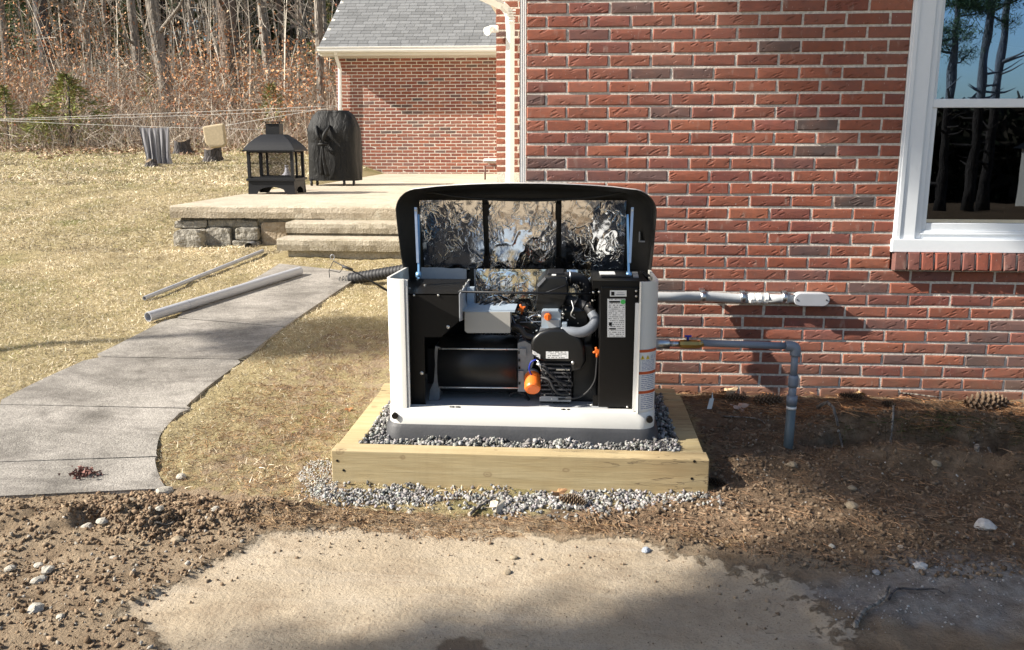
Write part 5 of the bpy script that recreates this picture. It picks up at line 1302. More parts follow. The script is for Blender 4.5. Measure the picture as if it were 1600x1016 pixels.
bm_ = [(a[0], a[2]-.01), (a[0]+.25, a[2]+.03), (b[0]-.01, a[2]+.045), (b[0]+.01, b[2]+.05), (b[0]-.06, b[2]+.01), (a[0]+.12, b[2]-.01), (a[0]+.03, b[2]+.08)]
m.prism([(x, YL-.045, z) for x, z in bm_], (0, .09, 0)); M_cush = simple('cushion_cloth', (.40, .33, .22), .9, var=.25, sc=25, bumpd=.004, bsc=60)
o = m.build('hanging_cushion', M_cush); md = o.modifiers.new('b', 'BEVEL'); md.width = .03; md.segments = 3; tag(o, 'tan seat cushion hung to dry on the clothes line', 'cushion')

# ------------------------------------------------------------------ stumps
M_stumpcut = simple('stump_wood', (.30,.22,.14), .9, var=.3, sc=40)
for i, (px, py, w_, h_, lab) in enumerate(((210, 208, 28, 24, 'weathered tree stump left of the towel in the brush'), (285, 240, 24, 20, 'low dark tree stump between towel and cushion'), (334, 252, 26, 20, 'sawn tree stump under the tan cushion'), (238, 260, 18, 9, 'small root stub under the striped towel'))):
    q = G(px, py); s_ = (q[1]+4.7)/1370; r_ = w_*s_/2; hh_ = h_*s_; t = thing('tree_stump', lab, 'stump', tuple(q), 'tree stumps at the lawn edge')
    n = 18; rings = []
    for k, (zz, rr2) in enumerate(((-.05, 1.35), (.05*hh_, 1.2), (.4*hh_, .98), (hh_, .92))):
        rings.append([(q[0]+math.cos(a)*r_*rr2*(1+.12*math.sin(a*3+i)+.07*math.sin(a*7)), q[1]+math.sin(a)*r_*rr2*(1+.12*math.sin(a*3+i)), q[2]+zz+(.03*math.sin(a*2+i) if k == 3 else 0)) for a in np.linspace(0, 2*math.pi, n, endpoint=False)])
    m = MB(); loft(rings, m, cap=False); m.build('bark', M_barkd, t); m = MB(); m.add(rings[-1], [tuple(range(n))]); m.build('cut_face', M_stumpcut, t)
q = G(212, 236); o = None
# ------------------------------------------------------------------ ribbons helper: many thin curved strips in one mesh
def ribbons(name, base, dirs, length, width, curve, cols, mt, seg=2, **kw):
    """base Nx3, dirs Nx3 unit, droop curve Nx3; flat tapered strips"""
    n = len(base); side = np.cross(dirs, rng.normal(size=(n, 3))); side /= np.linalg.norm(side, axis=1)[:, None]+1e-9
    V = []
    for k in range(seg+1):
        t = k/seg; c = base+dirs*(length*t)[:, None]+curve*(length*t*t)[:, None]; w_ = (width*(1-.75*t))[:, None]
        V += [c-side*w_*.5, c+side*w_*.5]
    V = np.stack(V, 1); m_ = 2*(seg+1)
    fa = np.array([[2*k, 2*k+1, 2*k+3, 2*k+2] for k in range(seg)]); Fc = (fa[None]+np.arange(n)[:, None, None]*m_).reshape(-1, 4)
    return ob(name, mesh(name, V.reshape(-1, 3), Fc, mt, col=np.repeat(cols, m_, 0)), **kw)
def unit(a): return a/(np.linalg.norm(a, axis=1)[:, None]+1e-9)
def pick(cols, n, p=None, var=.18):
    c = np.array(cols)[rng.choice(len(cols), n, p=p)]; return c*rng.uniform(1-var, 1+var, (n, 1))
# ------------------------------------------------------------------ dry lawn
def lawn(n, x0, x1, y0, y1, name, lo, hi, wd, label):
    X = rng.uniform(x0, x1, n); Y = rng.uniform(y0, y1, n)
    h, d_, s_, mu, _ = relief(X, Y); sdw = poly_sd(X, Y, walk_poly); 
    ok = (rng.random(n) > d_*1.0+.0) & (d_ < .7) & (sdw < .012*rng.random(n)**2)
    ok &= ~((X > PX0-.03) & (Y > 3.75)) & ~((X > SXL1-.05) & (Y > 3.2)) & ~((X > -1.0) & (Y > -1.18) & (Y < -.08) & (X < .63)) & ~((X > HX0-.02) & (Y > -.03)) & ~((X > .6) & (Y > -1.2))
    bare = fbm(X*2.3, Y*2.3, 5.5); nb_ = sstep(-2.1, -1.4, X)*(Y < 1.2); ok &= (rng.random(n) > sstep(.45-.6*nb_, .9-.5*nb_, bare)*(.6+.3*nb_))
    X, Y, h = X[ok], Y[ok], h[ok]; n = len(X)
    an = rng.uniform(0, 2*math.pi, n); tilt = rng.uniform(.1, 1.0, n)**.7*1.35
    D = np.c_[np.cos(an)*np.sin(tilt), np.sin(an)*np.sin(tilt), np.cos(tilt)]
    gpat = sstep(.05, .8, fbm(X*.9, Y*.9, 2.5)+.25*fbm(X*5, Y*5, 1.1)); gpat = np.maximum(gpat, .75*sstep(8, 11.5, Y+fbm(X, Y, 3.))); near_b = sstep(-2.2, -1.3, X)*(Y < 1.2)
    straw = pick([(.74,.65,.47),(.62,.54,.38),(.86,.78,.61),(.30,.23,.15),(.54,.44,.30)], n, var=.3); green = pick([(.20,.24,.06),(.27,.28,.09),(.33,.32,.12)], n); brown = pick([(.26,.16,.08),(.34,.21,.10),(.20,.12,.07),(.42,.28,.14)], n)
    c = straw; m1 = rng.random(n) < gpat*.30; c[m1] = green[m1]; m2 = rng.random(n) < near_b*(.72+.3*fbm(X*3, Y*3, .3)); c[m2] = brown[m2]
    c = c*np.clip(1+.30*fbm(X*1.7, Y*1.7, 6.)+.28*fbm(X*9, Y*9, 4.), .45, 1.5)[:, None]; L = rng.uniform(lo, hi, n); return ribbons(name, np.c_[X, Y, h-.004], D, L, rng.uniform(wd*.6, wd*1.3, n), np.c_[rng.normal(0, .25, (n, 2)), -rng.uniform(.1, .55, n)], c, M_litter, 2, kind='stuff', label=label)
lawn(190000, -5.0, -.2, -1.9, 3.6, 'dry_grass', .018, .045, .0030, 'matted straw coloured winter grass along the sidewalk')
lawn(150000, -9.5, -.5, 3.4, 12.5, 'dry_lawn', .03, .06, .006, 'straw coloured winter lawn rising to the woods')
lawn(60000, -19, -3.8, 8.0, 15.5, 'far_lawn', .04, .09, .012, 'faded green winter lawn at the edge of the woods')
lawn(30000, -7.5, -3, -2, 6, 'side_lawn', .02, .05, .005, 'dry winter grass left of the sidewalk')
# ------------------------------------------------------------------ needles, chips and clods
def litter(n, poly, cols, name, lo, hi, wd, label, tilt=.35, dens=1.2, extra=.0):
    poly = np.array(poly); mn = poly.min(0)-.1; mx = poly.max(0)+.1; X = rng.uniform(max(mn[0], -4.5), min(mx[0], 3.2), n); Y = rng.uniform(max(mn[1], -3.4), mx[1], n)
    sd = poly_sd(X, Y, poly)+.05*fbm(X*6, Y*6, 1.3); ok = (sd > -.02) & ~((X > -.985) & (X < .632) & (Y > -1.166) & (Y < -.085)) & (Y < -.005) & (rng.random(n) < .45+dens*.5*(fbm(X*4, Y*4, 9.)+.6)); X, Y = X[ok], Y[ok]; n = len(X)
    h, d_, s_, mu, _ = relief(X, Y); an = rng.uniform(0, 6.28, n); t = rng.normal(0, tilt, n); D = unit(np.c_[np.cos(an), np.sin(an), np.abs(t)]); 
    return ribbons(name, np.c_[X, Y, h+.002+extra*rng.random(n)], D, rng.uniform(lo, hi, n), rng.uniform(wd*.6, wd*1.4, n), np.c_[rng.normal(0, .3, (n, 2)), -np.abs(t)], pick(cols, n), M_litter, 2, kind='stuff', label=label)
mulc = gpoly([(1060,612),(1700,640),(1900,720),(1900,900),(1500,880),(1300,890),(1150,860),(1000,835),(860,815),(1110,770)])
litter(22000, mulc, [(.26,.15,.085),(.34,.20,.11),(.17,.11,.07),(.44,.29,.18),(.12,.08,.05)], 'pine_needles', .02, .07, .0022, 'brown pine needle litter over the soil beside the generator', extra=.012)
litter(9000, gpoly([(1060,612),(1700,640),(1700,690),(1240,668),(1110,640)]), [(.40,.20,.09),(.30,.14,.06),(.50,.30,.16)], 'wall_litter', .03, .10, .003, 'rust coloured needles drifted against the foot of the wall', extra=.02)
litter(26000, gpoly([(480,795),(620,800),(860,812),(1000,835),(1150,850),(900,830),(600,832),(430,832),(300,800)]), [(.30,.19,.10),(.40,.28,.16),(.20,.12,.07)], 'straw_scraps', .015, .05, .002, 'torn straw and needles along the edge of the sandy pad')
litter(1500, SAND, [(.12,.08,.05),(.2,.14,.09)], 'sand_scraps', .006, .03, .0016, 'tiny dark twigs scattered on the sandy pad', dens=.3)
litter(9000, gpoly([(256,760),(600,800),(519,765),(500,700),(600,600),(400,600),(260,700)]), [(.30,.17,.08),(.45,.30,.16),(.22,.13,.07)], 'brown_scraps', .02, .06, .0022, 'brown needles in the thin grass left of the timber frame')
# grass tufts hanging in the trench
tp_ = gpoly([(1300,672),(1600,684),(1600,700),(1400,694),(1280,690)])
litter(9000, tp_, [(.10,.07,.035),(.16,.10,.05),(.07,.10,.03),(.05,.04,.02)], 'trench_roots', .04, .12, .003, 'roots and dead grass hanging in the open trench', tilt=1.0)
# clods and pebbles in the dirt
def clods(n, poly, lo, hi, cols, name, label, pw=3.0, p=None, mode=0):
    poly = np.array(poly); mn = poly.min(0); mx = poly.max(0); X = rng.uniform(max(mn[0], -4.6), min(mx[0], 3.2), n); Y = rng.uniform(max(mn[1], -3.6), mx[1], n)
    ok = (poly_sd(X, Y, poly)+.05*fbm(X*6, Y*6, 3.) > 0) & ~((X > -.99) & (X < .636) & (Y > -1.17) & (Y < -.08)) & (Y < -.03)
    if mode == 0: ok &= poly_sd(X, Y, SAND) < 0
    X, Y = X[ok], Y[ok]; n = len(X); s_ = lo+(hi-lo)*rng.random(n)**pw; h = hgt(X, Y); return stones(name, np.c_[X, Y, h+s_*.25], s_, pick(cols, n, p), M_stone, kind='stuff', label=label)
soil = [(.20,.135,.085),(.27,.19,.12),(.15,.10,.06),(.32,.24,.16)]
clods(26000, gpoly([(-500,780),(256,760),(470,795),(640,815),(420,838),(200,960),(260,1040),(260,1200),(-700,1300)]), .002, .012, soil, 'soil_crumbs', 'loose brown soil crumbs over the dug ground')
clods(8000, gpoly([(60,800),(250,760),(420,800),(380,830),(280,850),(120,840)]), .003, .014, soil, 'soil_clods', 'dark clods of dug soil at the end of the sidewalk', 2.5)
clods(2300, gpoly([(-500,800),(256,790),(400,830),(200,960),(260,1040),(260,1200),(-700,1300)]), .003, .011, [(.36,.33,.28),(.44,.41,.36),(.28,.24,.19)], 'pebbles', 'pale pebbles strewn in the brown dirt', 2.5)
clods(26000, gpoly([(850,812),(1110,770),(1110,640),(1900,660),(1900,900),(1300,900),(1000,850)]), .0015, .013, [(.16,.11,.07),(.20,.14,.09),(.27,.20,.135)], 'mulch_crumbs', 'dark soil crumbs among the pine needles')
clods(900, gpoly([(196,958),(410,836),(700,824),(1000,848),(1230,920),(1200,1000),(1000,900),(600,860),(420,880),(280,960)]), .002, .009, [(.26,.19,.13),(.34,.26,.18),(.20,.14,.09)], 'pad_crumbs', 'soil crumbs scattered over the upper edge of the sandy pad', mode=1)
clods(1000, gpoly([(850,812),(1110,770),(1130,650),(1900,670),(1900,900),(1300,900),(1000,850)]), .003, .009, [(.42,.38,.32),(.5,.47,.42),(.30,.24,.18)], 'wall_side_pebbles', 'small pale pebbles in the soil by the wall')
clods(5000, GREY, .0015, .006, [(.42,.40,.37),(.52,.50,.47),(.28,.25,.22)], 'grit', 'grey grit spread at the lower right of the pad', mode=1)
clods(2200, SAND, .001, .0035, [(.22,.16,.10),(.45,.38,.29),(.14,.09,.06)], 'pad_grit', 'fine grit on the sandy pad', 3, mode=1)

# ------------------------------------------------------------------ single stones
def single(px, py, wpx, label, colr, group=None, flatt=.6, name='stone'):
    q = G(px, py); s_ = wpx*np.linalg.norm(q-CAM)/F_PX/2; bm = bmesh.new(); bmesh.ops.create_icosphere(bm, subdivisions=2, radius=1)
    sd = rng.random()*50; z = float(hgt(q[0], q[1])[0])
    for v in bm.verts:
        c = v.co; k = 1+.28*float(fbm(np.array([c.x*1.3+sd]), np.array([c.y*1.3]), c.z*1.3, 2)[0]); v.co = Vector((c.x*k*s_, c.y*k*s_*.8, c.z*k*s_*flatt))
    me = bpy.data.meshes.new(name); bm.to_mesh(me); bm.free(); 
    ca = me.color_attributes.new('col', 'FLOAT_COLOR', 'POINT'); ca.data.foreach_set('color', np.tile((*colr, 1), len(me.vertices)).astype(np.float32)); me.materials.append(M_stone)
    o = ob(name, me); o.location = (q[0], q[1], z+s_*flatt*.35); o.rotation_euler = (0, 0, rng.random()*6); tag(o, label, 'stone', group)
LT = (.44,.41,.35); TN = (.33,.27,.19); GR = (.36,.36,.36)
for a in [(137,828,17,'angular pale stone, left of two stones below the dark soil hole',LT),(162,834,16,'rounded pale stone right of the angular one below the soil hole',LT),(183,802,18,'tan stone at the left edge of the dug soil heap',TN),(205,803,22,'wide tan stone in the middle of the dug soil heap',TN),(283,750,15,'pale stone at the corner where sidewalk meets dirt',LT),(257,768,22,'flat pale stone just below the sidewalk corner',LT),(252,823,12,'small upright stone right of the soil heap',LT),(277,848,17,'flat stone at the top of the sandy pad corner',TN),(337,810,14,'pale stone at the right end of the soil heap',LT),(178,875,9,'single small pale stone in the open dirt',LT),(60,883,11,'stone in the left part of the gravelly dirt',LT),(75,893,16,'larger flat stone beside another in the left dirt',LT),(62,908,18,'flat grey stone low in the left dirt',LT),(58,956,20,'flat pale stone at the bottom of the left dirt',LT),(15,890,13,'pale stone at the left edge of the dirt',LT),(96,972,11,'small stone low in the left dirt beside the flat one',LT),
          (1009,860,13,'blue grey stone sitting alone on the sandy pad',(.42,.46,.52)),(793,893,12,'small tan stone on the sunny sandy pad',TN),(803,871,11,'small stone above the tan one on the pad',TN),(843,872,8,'tiny stone on the sunny part of the sandy pad',TN),(1537,828,24,'white lump of broken stone in the shaded soil at right',(.6,.58,.54)),(1439,890,18,'white stone at the edge of the grey grit',(.6,.58,.54)),(1330,800,18,'tan pebble stone in the middle of the shaded soil',TN),(1238,728,15,'buff stone in front of the gas pipe foot',TN),(1331,769,12,'flat brown stone in the shaded soil below the trench',TN),(1461,740,13,'tan stone on the soil bank in front of the trench',TN),(1369,893,10,'grey stone left of the white stone by the grit',GR),(1299,858,8,'tiny pale stone in the needles',LT),(1407,858,7,'tiny pale stone below the bank',LT),(640,800,8,'pale stone at the edge of the spilled gravel',LT)]:
    single(a[0], a[1], a[2]*1.15, a[3], a[4])
# ------------------------------------------------------------------ pine cones
def cone_mesh(L, r, seed, open_=1.0):
    rr_ = np.random.default_rng(seed); v = []; f = []; n = 95
    for i in range(n):
        t = (i+.5)/n; a = i*2.399963; rad = r*math.sin(math.pi*min(1, .12+t*.85))**.7; z = -L/2+L*t
        d = np.array([math.cos(a), math.sin(a), 0]); tg = np.array([-math.sin(a), math.cos(a), 0]); up = np.array([0, 0, 1.0])
        b = d*rad*.25+up*z; tip = d*(rad*(1+.1*rr_.random()))*open_+up*(z+rad*.35); w_ = rad*.34
        k = len(v); v += [b, (b+tip)/2+tg*w_+up*.001, tip, (b+tip)/2-tg*w_+up*.001, tip-up*r*.10]
        f += [(k, k+1, k+2, k+3), (k+1, k+4, k+2), (k+2, k+4, k+3), (k, k+4, k+1), (k, k+3, k+4)]
    k = len(v); ring = 8
    for zz in (-L/2, L/2*.8):
        for q in range(ring): a = 2*math.pi*q/ring; v.append(np.array([math.cos(a)*r*.28, math.sin(a)*r*.28, zz]))
    f += [(k+q, k+(q+1) % ring, k+ring+(q+1) % ring, k+ring+q) for q in range(ring)]
    c = np.array([(.10,.06,.035)]*len(v)); 
    for i in range(n): c[i*5+2] = (.30,.24,.17); c[i*5+4] = (.22,.16,.11)
    return v, f, c
def cone(px, py, wpx, ang, label, bright=1.0, group='pine cones'):
    q = G(px, py); L = wpx*np.linalg.norm(q-CAM)/F_PX; v, f, c = cone_mesh(L, L*.24, int(px)); me = mesh('pine_cone', v, f, M_litter, col=c*bright)
    o = ob('pine_cone', me); z = float(hgt(q[0], q[1])[0]); o.location = (q[0], q[1], z+L*.2); o.rotation_euler = (R(90), rng.normal(0, .15), R(ang)); tag(o, label, 'pine cone', group)
cone(895, 789, 44, 70, 'open pine cone lying on the gravel spill in front of the timber', 1.5)
cone(1072, 766, 46, 88, 'dark pine cone against the foot of the front timber', .5)
cone(1120, 762, 32, 50, 'dark pine cone just right of the timber corner', .5)
cone(1150, 631, 36, 80, 'pine cone at the foot of the wall nearest the timber frame', 1.1)
cone(1200, 636, 44, 95, 'pine cone at the wall just left of the gas pipe', 1.0)
cone(1540, 640, 62, 100, 'large pale pine cone against the wall below the window', 1.25)
cone(1330, 630, 34, 60, 'pine cone in the needles midway along the wall', .8)
cone(1390, 640, 30, 20, 'half buried pine cone in the needles above the trench', .7)
# pinkish dried flower cluster on the walk
q = G(132, 748); v = []; f = []; c = []
for i in range(90):
    p = q+np.array([rng.normal(0, .028), rng.normal(0, .02), abs(rng.normal(0.012, .012))+.015]); s_ = rng.uniform(.006, .012); k = len(v); R_ = rand_rot(1)[0]
    for t in ((-1,-.6,0),(1,-.6,0),(0,1,.3),(0,-.2,-.6)): v.append(p+R_@np.array(t)*s_)
    f += [(k,k+1,k+2),(k,k+2,k+3),(k+1,k+3,k+2)]; c += [(.24,.12,.10) if rng.random() < .5 else (.13,.07,.06)]*4
q0 = q+[0, 0, .012]
for a_ in np.linspace(0, 6.28, 8)[:-1]:
    k = len(v); e_ = q0+np.array([math.cos(a_)*.03, math.sin(a_)*.02, .02]); v += [q0+[0, 0, -.004], q0+[0, 0, .004], e_]; f += [(k, k+1, k+2)]; c += [(.13, .07, .06)]*3
o = ob('dried_flower_head', mesh('dried_flower_head', v, f, M_litter, col=c)); tag(o, 'dry reddish flower head lying near the end of the sidewalk', 'flower head')
# sticks
def stick(pts, r, label, mt=None, lift=.012, name='stick'):
    P_ = []
    for a, b in pts: q = G(a, b); q[2] = float(hgt(q[0], q[1])[0])+lift; P_.append(q)
    t = MB().tube(P_, [r*(1-.5*i/(len(P_)-1)) for i in range(len(P_))], 7, sub=3).build(name, mt or M_bark); tag(t, label, 'stick'); return t
stick([(733,808),(752,795),(770,782)], .008, 'short brown stick across the spilled gravel')
stick([(1335,988),(1350,962),(1378,945),(1388,925)], .008, 'forked grey stick on the grit, thick lower end', M_bark)
stick([(1388,945),(1400,930),(1432,926),(1460,928),(1474,938)], .0045, 'thin dark twig curving right from the forked stick', M_barkd)
stick([(1276,655),(1300,668),(1332,692)], .010, 'bare stick lying across the trench left end', M_bark, .05)
stick([(1522,735),(1535,712),(1542,690)], .011, 'stout stick standing in the right part of the trench', M_bark, .03)
stick([(1390,700),(1393,675),(1391,668)], .007, 'pale root hanging in the trench', M_bark, .02)
stick([(1130,655),(1180,662),(1195,668)], .004, 'thin twig left of the gas pipe', M_bark)
stick([(1300,618),(1400,622),(1470,632)], .006, 'long thin twig lying along the foot of the wall', M_bark, .03)
stick([(80,757),(100,765),(120,767)], .004, 'pale curved straw at the end of the sidewalk', M_stumpcut)
stick([(245,836),(262,834),(272,832)], .004, 'small twig in the dug soil', M_bark)
stick([(1545,690),(1580,700),(1600,702)], .006, 'thin branch over the right end of the trench', M_bark, .05)
# dead leaves
def leaf(px, py, wpx, colr, label, ang=0):
    q = G(px, py); s_ = wpx*np.linalg.norm(q-CAM)/F_PX/2; v = [(0, 0, .2*s_)]; n = 18
    for k in range(n): a = 2*math.pi*k/n; r_ = s_*(1+.35*math.cos(a*5))*(.8+.3*rng.random()); v.append((r_*math.cos(a)*1.2, r_*math.sin(a)*.8, s_*.35*math.sin(a*2+1)+.3*s_*rng.random()))
    f = [(0, 1+k, 1+(k+1) % n) for k in range(n)]; me = mesh('dead_leaf', v, f, M_leaf, col=[colr]*len(v)); o = ob('dead_leaf', me); o.location = (q[0], q[1], float(hgt(q[0], q[1])[0])+s_*.5); o.rotation_euler = (R(25), 0, R(ang)); tag(o, label, 'leaf')
leaf(873, 773, 20, (.36,.20,.10), 'orange brown oak leaf touching the front timber', 20)
leaf(1342, 622, 22, (.55,.36,.18), 'curled tan leaf standing at the foot of the wall', 80)
leaf(1138, 622, 26, (.5,.36,.22), 'pale tan leaf at the wall beside the pine cone', 40)
leaf(1155, 645, 20, (.55,.38,.30), 'pinkish leaf near the wall left of the gas pipe', 10)
leaf(775, 800, 34, (.62,.54,.42), 'torn pale leaf on the gravel spill beside the stick', 60)
leaf(1392, 660, 20, (.40,.26,.14), 'curled brown leaf above the trench', 30)
leaf(545, 640, 10, (.42,.20,.09), 'small orange leaf in the thin grass left of the frame', 0)
m = MB(); q = G(1108, 645); m.add([q+[-.012,0,.02], q+[.012,0,.02], q+[.024,.01,.075], q+[.002,.012,.075]], [(0,1,2,3)]); m.add([q+[.01,.01,.07], q+[.02,.01,.07], q+[.014,.02,.11]], [(0,1,2)]); o = m.build('plastic_strip', M_paper, recalc=False); tag(o, 'scrap of clear plastic strip stuck in the mulch', 'plastic scrap')

# ------------------------------------------------------------------ woods behind the lawn
def limb_tree(x, y, h, r, lean, kind, label, group='trees at the edge of the woods', mt=None, seed=0, crown=1.0, twigs=1.0):
    rr_ = np.random.default_rng(seed+int(abs(x)*100)); z0 = float(g0(x, y))-.15; t = thing('pine_tree' if kind == 'pine' else 'bare_tree', label, 'tree', (x, y, z0), group)
    tr = MB(); n = 14; P_ = []
    wob = rr_.normal(0, .06 if kind != 'pine' else .018, (n+1, 2)).cumsum(0)*h/14
    for k in range(n+1):
        s_ = k/n; P_.append(np.array([x+lean[0]*h*s_+wob[k, 0]*s_, y+lean[1]*h*s_+wob[k, 1]*s_, z0+h*s_]))
    rad = [r*(1.35 if k == 0 else 1.0)*(1-.8*(k/n)**1.1)+.01 for k in range(n+1)]
    tr.tube(P_, rad, 10)
    def at_(s_): k = min(int(s_*n), n-1); f_ = s_*n-k; return P_[k]*(1-f_)+P_[k+1]*f_, rad[k]*(1-f_)+rad[k+1]*f_
    seg_b = []; seg_d = []; seg_l = []; seg_w = []
    tips = []
    nl = int((26 if kind == 'pine' else 22)*crown)
    for i in range(nl):
        s_ = rr_.uniform(.12 if kind != 'pine' else .10, .97); p, rd = at_(s_); a = rr_.uniform(0, 2*math.pi)
        up = rr_.uniform(.25, 1.0) if kind != 'pine' else rr_.uniform(-.15, .3)
        L = (h*.22*(1-s_*.6))*rr_.uniform(.5, 1.2) if not (kind == 'pine' and s_ < .4) else rr_.uniform(.3, 1.1)
        d = np.array([math.cos(a), math.sin(a), up]); d /= np.linalg.norm(d); q = p+d*L*.5+rr_.normal(0, .05*L, 3); e = p+d*L+np.array([0, 0, .12*L])+rr_.normal(0, .08*L, 3)
        tr.tube([p, q, e], [rd*.38, rd*.22, .006], 5, cap=False)
        if kind != 'pine' or s_ > .45:
            for k in range(int(9*twigs)):
                u_ = rr_.uniform(.3, 1); bp = p+(e-p)*u_; tips.append((bp, d, L*.45, s_))
    tr.build('trunk', mt or M_bark, t)
    if tips:
        B_ = []; D_ = []; Ls_ = []; C_ = []
        if kind == 'pine':
            NB = 36
            for bp, d, L, s_ in tips:
                for k in range(NB):
                    c = bp+rr_.normal(0, .20, 3)*[1, 1, .55]; B_.append(c); D_.append(rr_.normal(0, 1, 3)+[0, 0, .4]); Ls_.append(rr_.uniform(.10, .20))
            n2 = len(B_); cc = pick([(.035,.06,.022),(.05,.085,.03),(.07,.10,.04),(.03,.045,.02)], n2)
            o = ribbons('crown', np.array(B_)-np.array(t.location), unit(np.array(D_)), np.array(Ls_), np.full(n2, .022), np.zeros((n2, 3)), cc, M_leaf, 1); o.parent = t
        else:
            for bp, d, L, s_ in tips:
                for k in range(4):
                    dd = d+rr_.normal(0, .55, 3); B_.append(bp); D_.append(dd); Ls_.append(L*rr_.uniform(.4, 1.1))
            n2 = len(B_); cc = pick([(.22,.18,.145),(.30,.26,.21),(.14,.11,.09)], n2)
            o = ribbons('crown', np.array(B_)-np.array(t.location), unit(np.array(D_)), np.array(Ls_), np.full(n2, .016), rr_.normal(0, .15, (n2, 3)), cc, M_leaf, 3); o.parent = t
    return t
def tx(px, Y, pbase=200): return W(px, pbase, Y)[0]
spec = [ # px at base, Y, trunk radius, lean x, kind, label
 (88, 20, .20, -.03, 'pine', 'thick dark straight trunk near the left edge of the woods', M_barkd),
 (228, 21, .13, -.045, 'bare', 'leaning grey trunk above the towel', M_bark),
 (272, 17, .17, -.10, 'bare', 'rough grey trunk leaning left between towel and cushion', M_bark),
 (366, 18.5, .25, .0, 'pine', 'thickest rough pine trunk behind the clothes line', M_barkp),
 (309, 24, .10, .0, 'bare', 'slim pale trunk between the leaning trunk and the thick pine', M_bark),
 (427, 21, .13, -.045, 'pine', 'grey pine trunk above the fireplace chimney', M_bark),
 (503, 15.5, .09, .01, 'bare', 'pale mottled birch like trunk nearest the garage corner', M_bark),
 (465, 24, .09, -.12, 'bare', 'thin trunk leaning left over the grill', M_barkp),
 (20, 22, .10, .03, 'bare', 'thin trunk at the far left edge of the photograph', M_bark),
 (150, 25, .08, .0, 'bare', 'thin straight trunk right of the dark trunk', M_bark),
 (186, 23, .07, -.03, 'bare', 'thin pale trunk behind the low green shrub', M_bark),
 (345, 27, .08, .02, 'bare', 'thin distant trunk left of the thick pine', M_bark),
 (398, 26, .07, .0, 'bare', 'thin distant trunk right of the thick pine', M_bark),
 (250, 28, .09, .02, 'pine', 'distant pine trunk behind the leaning grey trunk', M_barkp),
 (120, 30, .12, .0, 'pine', 'distant dark pine left of centre in the woods', M_barkd),
 (45, 28, .12, .0, 'pine', 'distant dark pine near the left edge', M_barkd),
 (390, 32, .14, .0, 'pine', 'distant evergreen behind the fireplace', M_barkd),
 (480, 29, .12, .0, 'pine', 'distant evergreen behind the grill', M_barkd),
 (200, 33, .14, .0, 'pine', 'distant evergreen behind the low shrub', M_barkd),
 (300, 34, .14, .0, 'pine', 'distant evergreen in the middle of the woods', M_barkd),
 (-40, 24, .12, .0, 'pine', 'evergreen just left of the picture edge', M_barkd),
 (516, 20, .06, -.02, 'bare', 'thin trunk right beside the garage roof edge', M_bark)]
for i, (px, Y, r, lx, kd, lab, mt) in enumerate(spec):
    limb_tree(tx(px, Y), Y, 15+rng.uniform(-2, 3), r, (lx, 0), kd, lab, mt=mt, seed=i*7, crown=1.0 if kd == 'pine' else 1.2, twigs=1.0)
# far mass of the forest: evergreen wall, thicket, leaf litter
n = 120000; X = rng.uniform(-44, 0, n); Y = rng.uniform(30, 46, n); Z = g0(X, Y)+rng.uniform(0, 1, n)**.8*15
dn = fbm(X*.35, Z*.3, Y*.2, 3); ok = dn > -.35; X, Y, Z = X[ok], Y[ok], Z[ok]; n = len(X)
ribbons('far_forest', np.c_[X, Y, Z], unit(rng.normal(size=(n, 3))*[1, 1, .6]), rng.uniform(.5, 1.3, n), rng.uniform(.15, .4, n), rng.normal(0, .2, (n, 3)), pick([(.03,.05,.02),(.05,.08,.03),(.025,.035,.018),(.07,.10,.035),(.06,.045,.03)], n), M_leaf, 1, kind='stuff', label='dark evergreen forest closing the view behind the bare trees')
n = 520; X = rng.uniform(-40, 2, n); Y = rng.uniform(24, 44, n)
ribbons('far_trunks', np.c_[X, Y, g0(X, Y)], unit(np.c_[rng.normal(0, .05, (n, 2)), np.ones(n)]), rng.uniform(8, 15, n), rng.uniform(.04, .13, n), np.c_[rng.normal(0, .04, (n, 2)), np.zeros(n)], pick([(.22,.19,.16),(.12,.10,.09),(.30,.27,.23)], n), M_leaf, 4, kind='stuff', label='countless thin far trunks in the depth of the woods')
# thicket of bare stems
n = 15000; X = rng.uniform(-24, -4.5, n); Y = 12.7+(rng.random(n)**1.1)*13; ok = ~((X > -5.1) & (Y > 12)) ; X, Y = X[ok], Y[ok]; n = len(X)
ribbons('thicket_stems', np.c_[X, Y, g0(X, Y)-.05], unit(np.c_[rng.normal(0, .38, (n, 2)), np.ones(n)]), rng.uniform(.5, 1.9, n)*np.clip(.28+(Y-12.7)*.32, .28, 1.3), rng.uniform(.008, .02, n), np.c_[rng.normal(0, .35, (n, 2)), -rng.uniform(0, .3, n)], pick([(.42,.36,.29),(.30,.24,.19),(.58,.52,.44),(.30,.21,.17)], n), M_leaf, 3, kind='stuff', label='tangle of bare grey brush stems along the lawn edge')
n = 19000; X = rng.uniform(-24, -4.6, n); Y = 12.9+(rng.random(n)**1.1)*12; Z = g0(X, Y)+rng.uniform(0, 1, n)*(.25+1.5*sstep(13, 17, Y))
ribbons('thicket_twigs', np.c_[X, Y, Z], unit(rng.normal(size=(n, 3))+[0, 0, .5]), rng.uniform(.2, .7, n), rng.uniform(.005, .011, n), rng.normal(0, .3, (n, 3)), pick([(.46,.40,.32),(.34,.27,.22),(.62,.56,.47)], n), M_leaf, 2, kind='stuff', label='fine twigs filling the brush at the lawn edge')
n = 300; X = rng.uniform(-24, -5.4, n); Y = 15.0+rng.random(n)*13
BS = np.c_[X, Y, g0(X, Y)-.05]; DSp = unit(np.c_[rng.normal(0, .13, (n, 2)), np.ones(n)]); LSp = rng.uniform(2.5, 8.0, n); CVp = np.c_[rng.normal(0, .10, (n, 2)), np.zeros(n)]
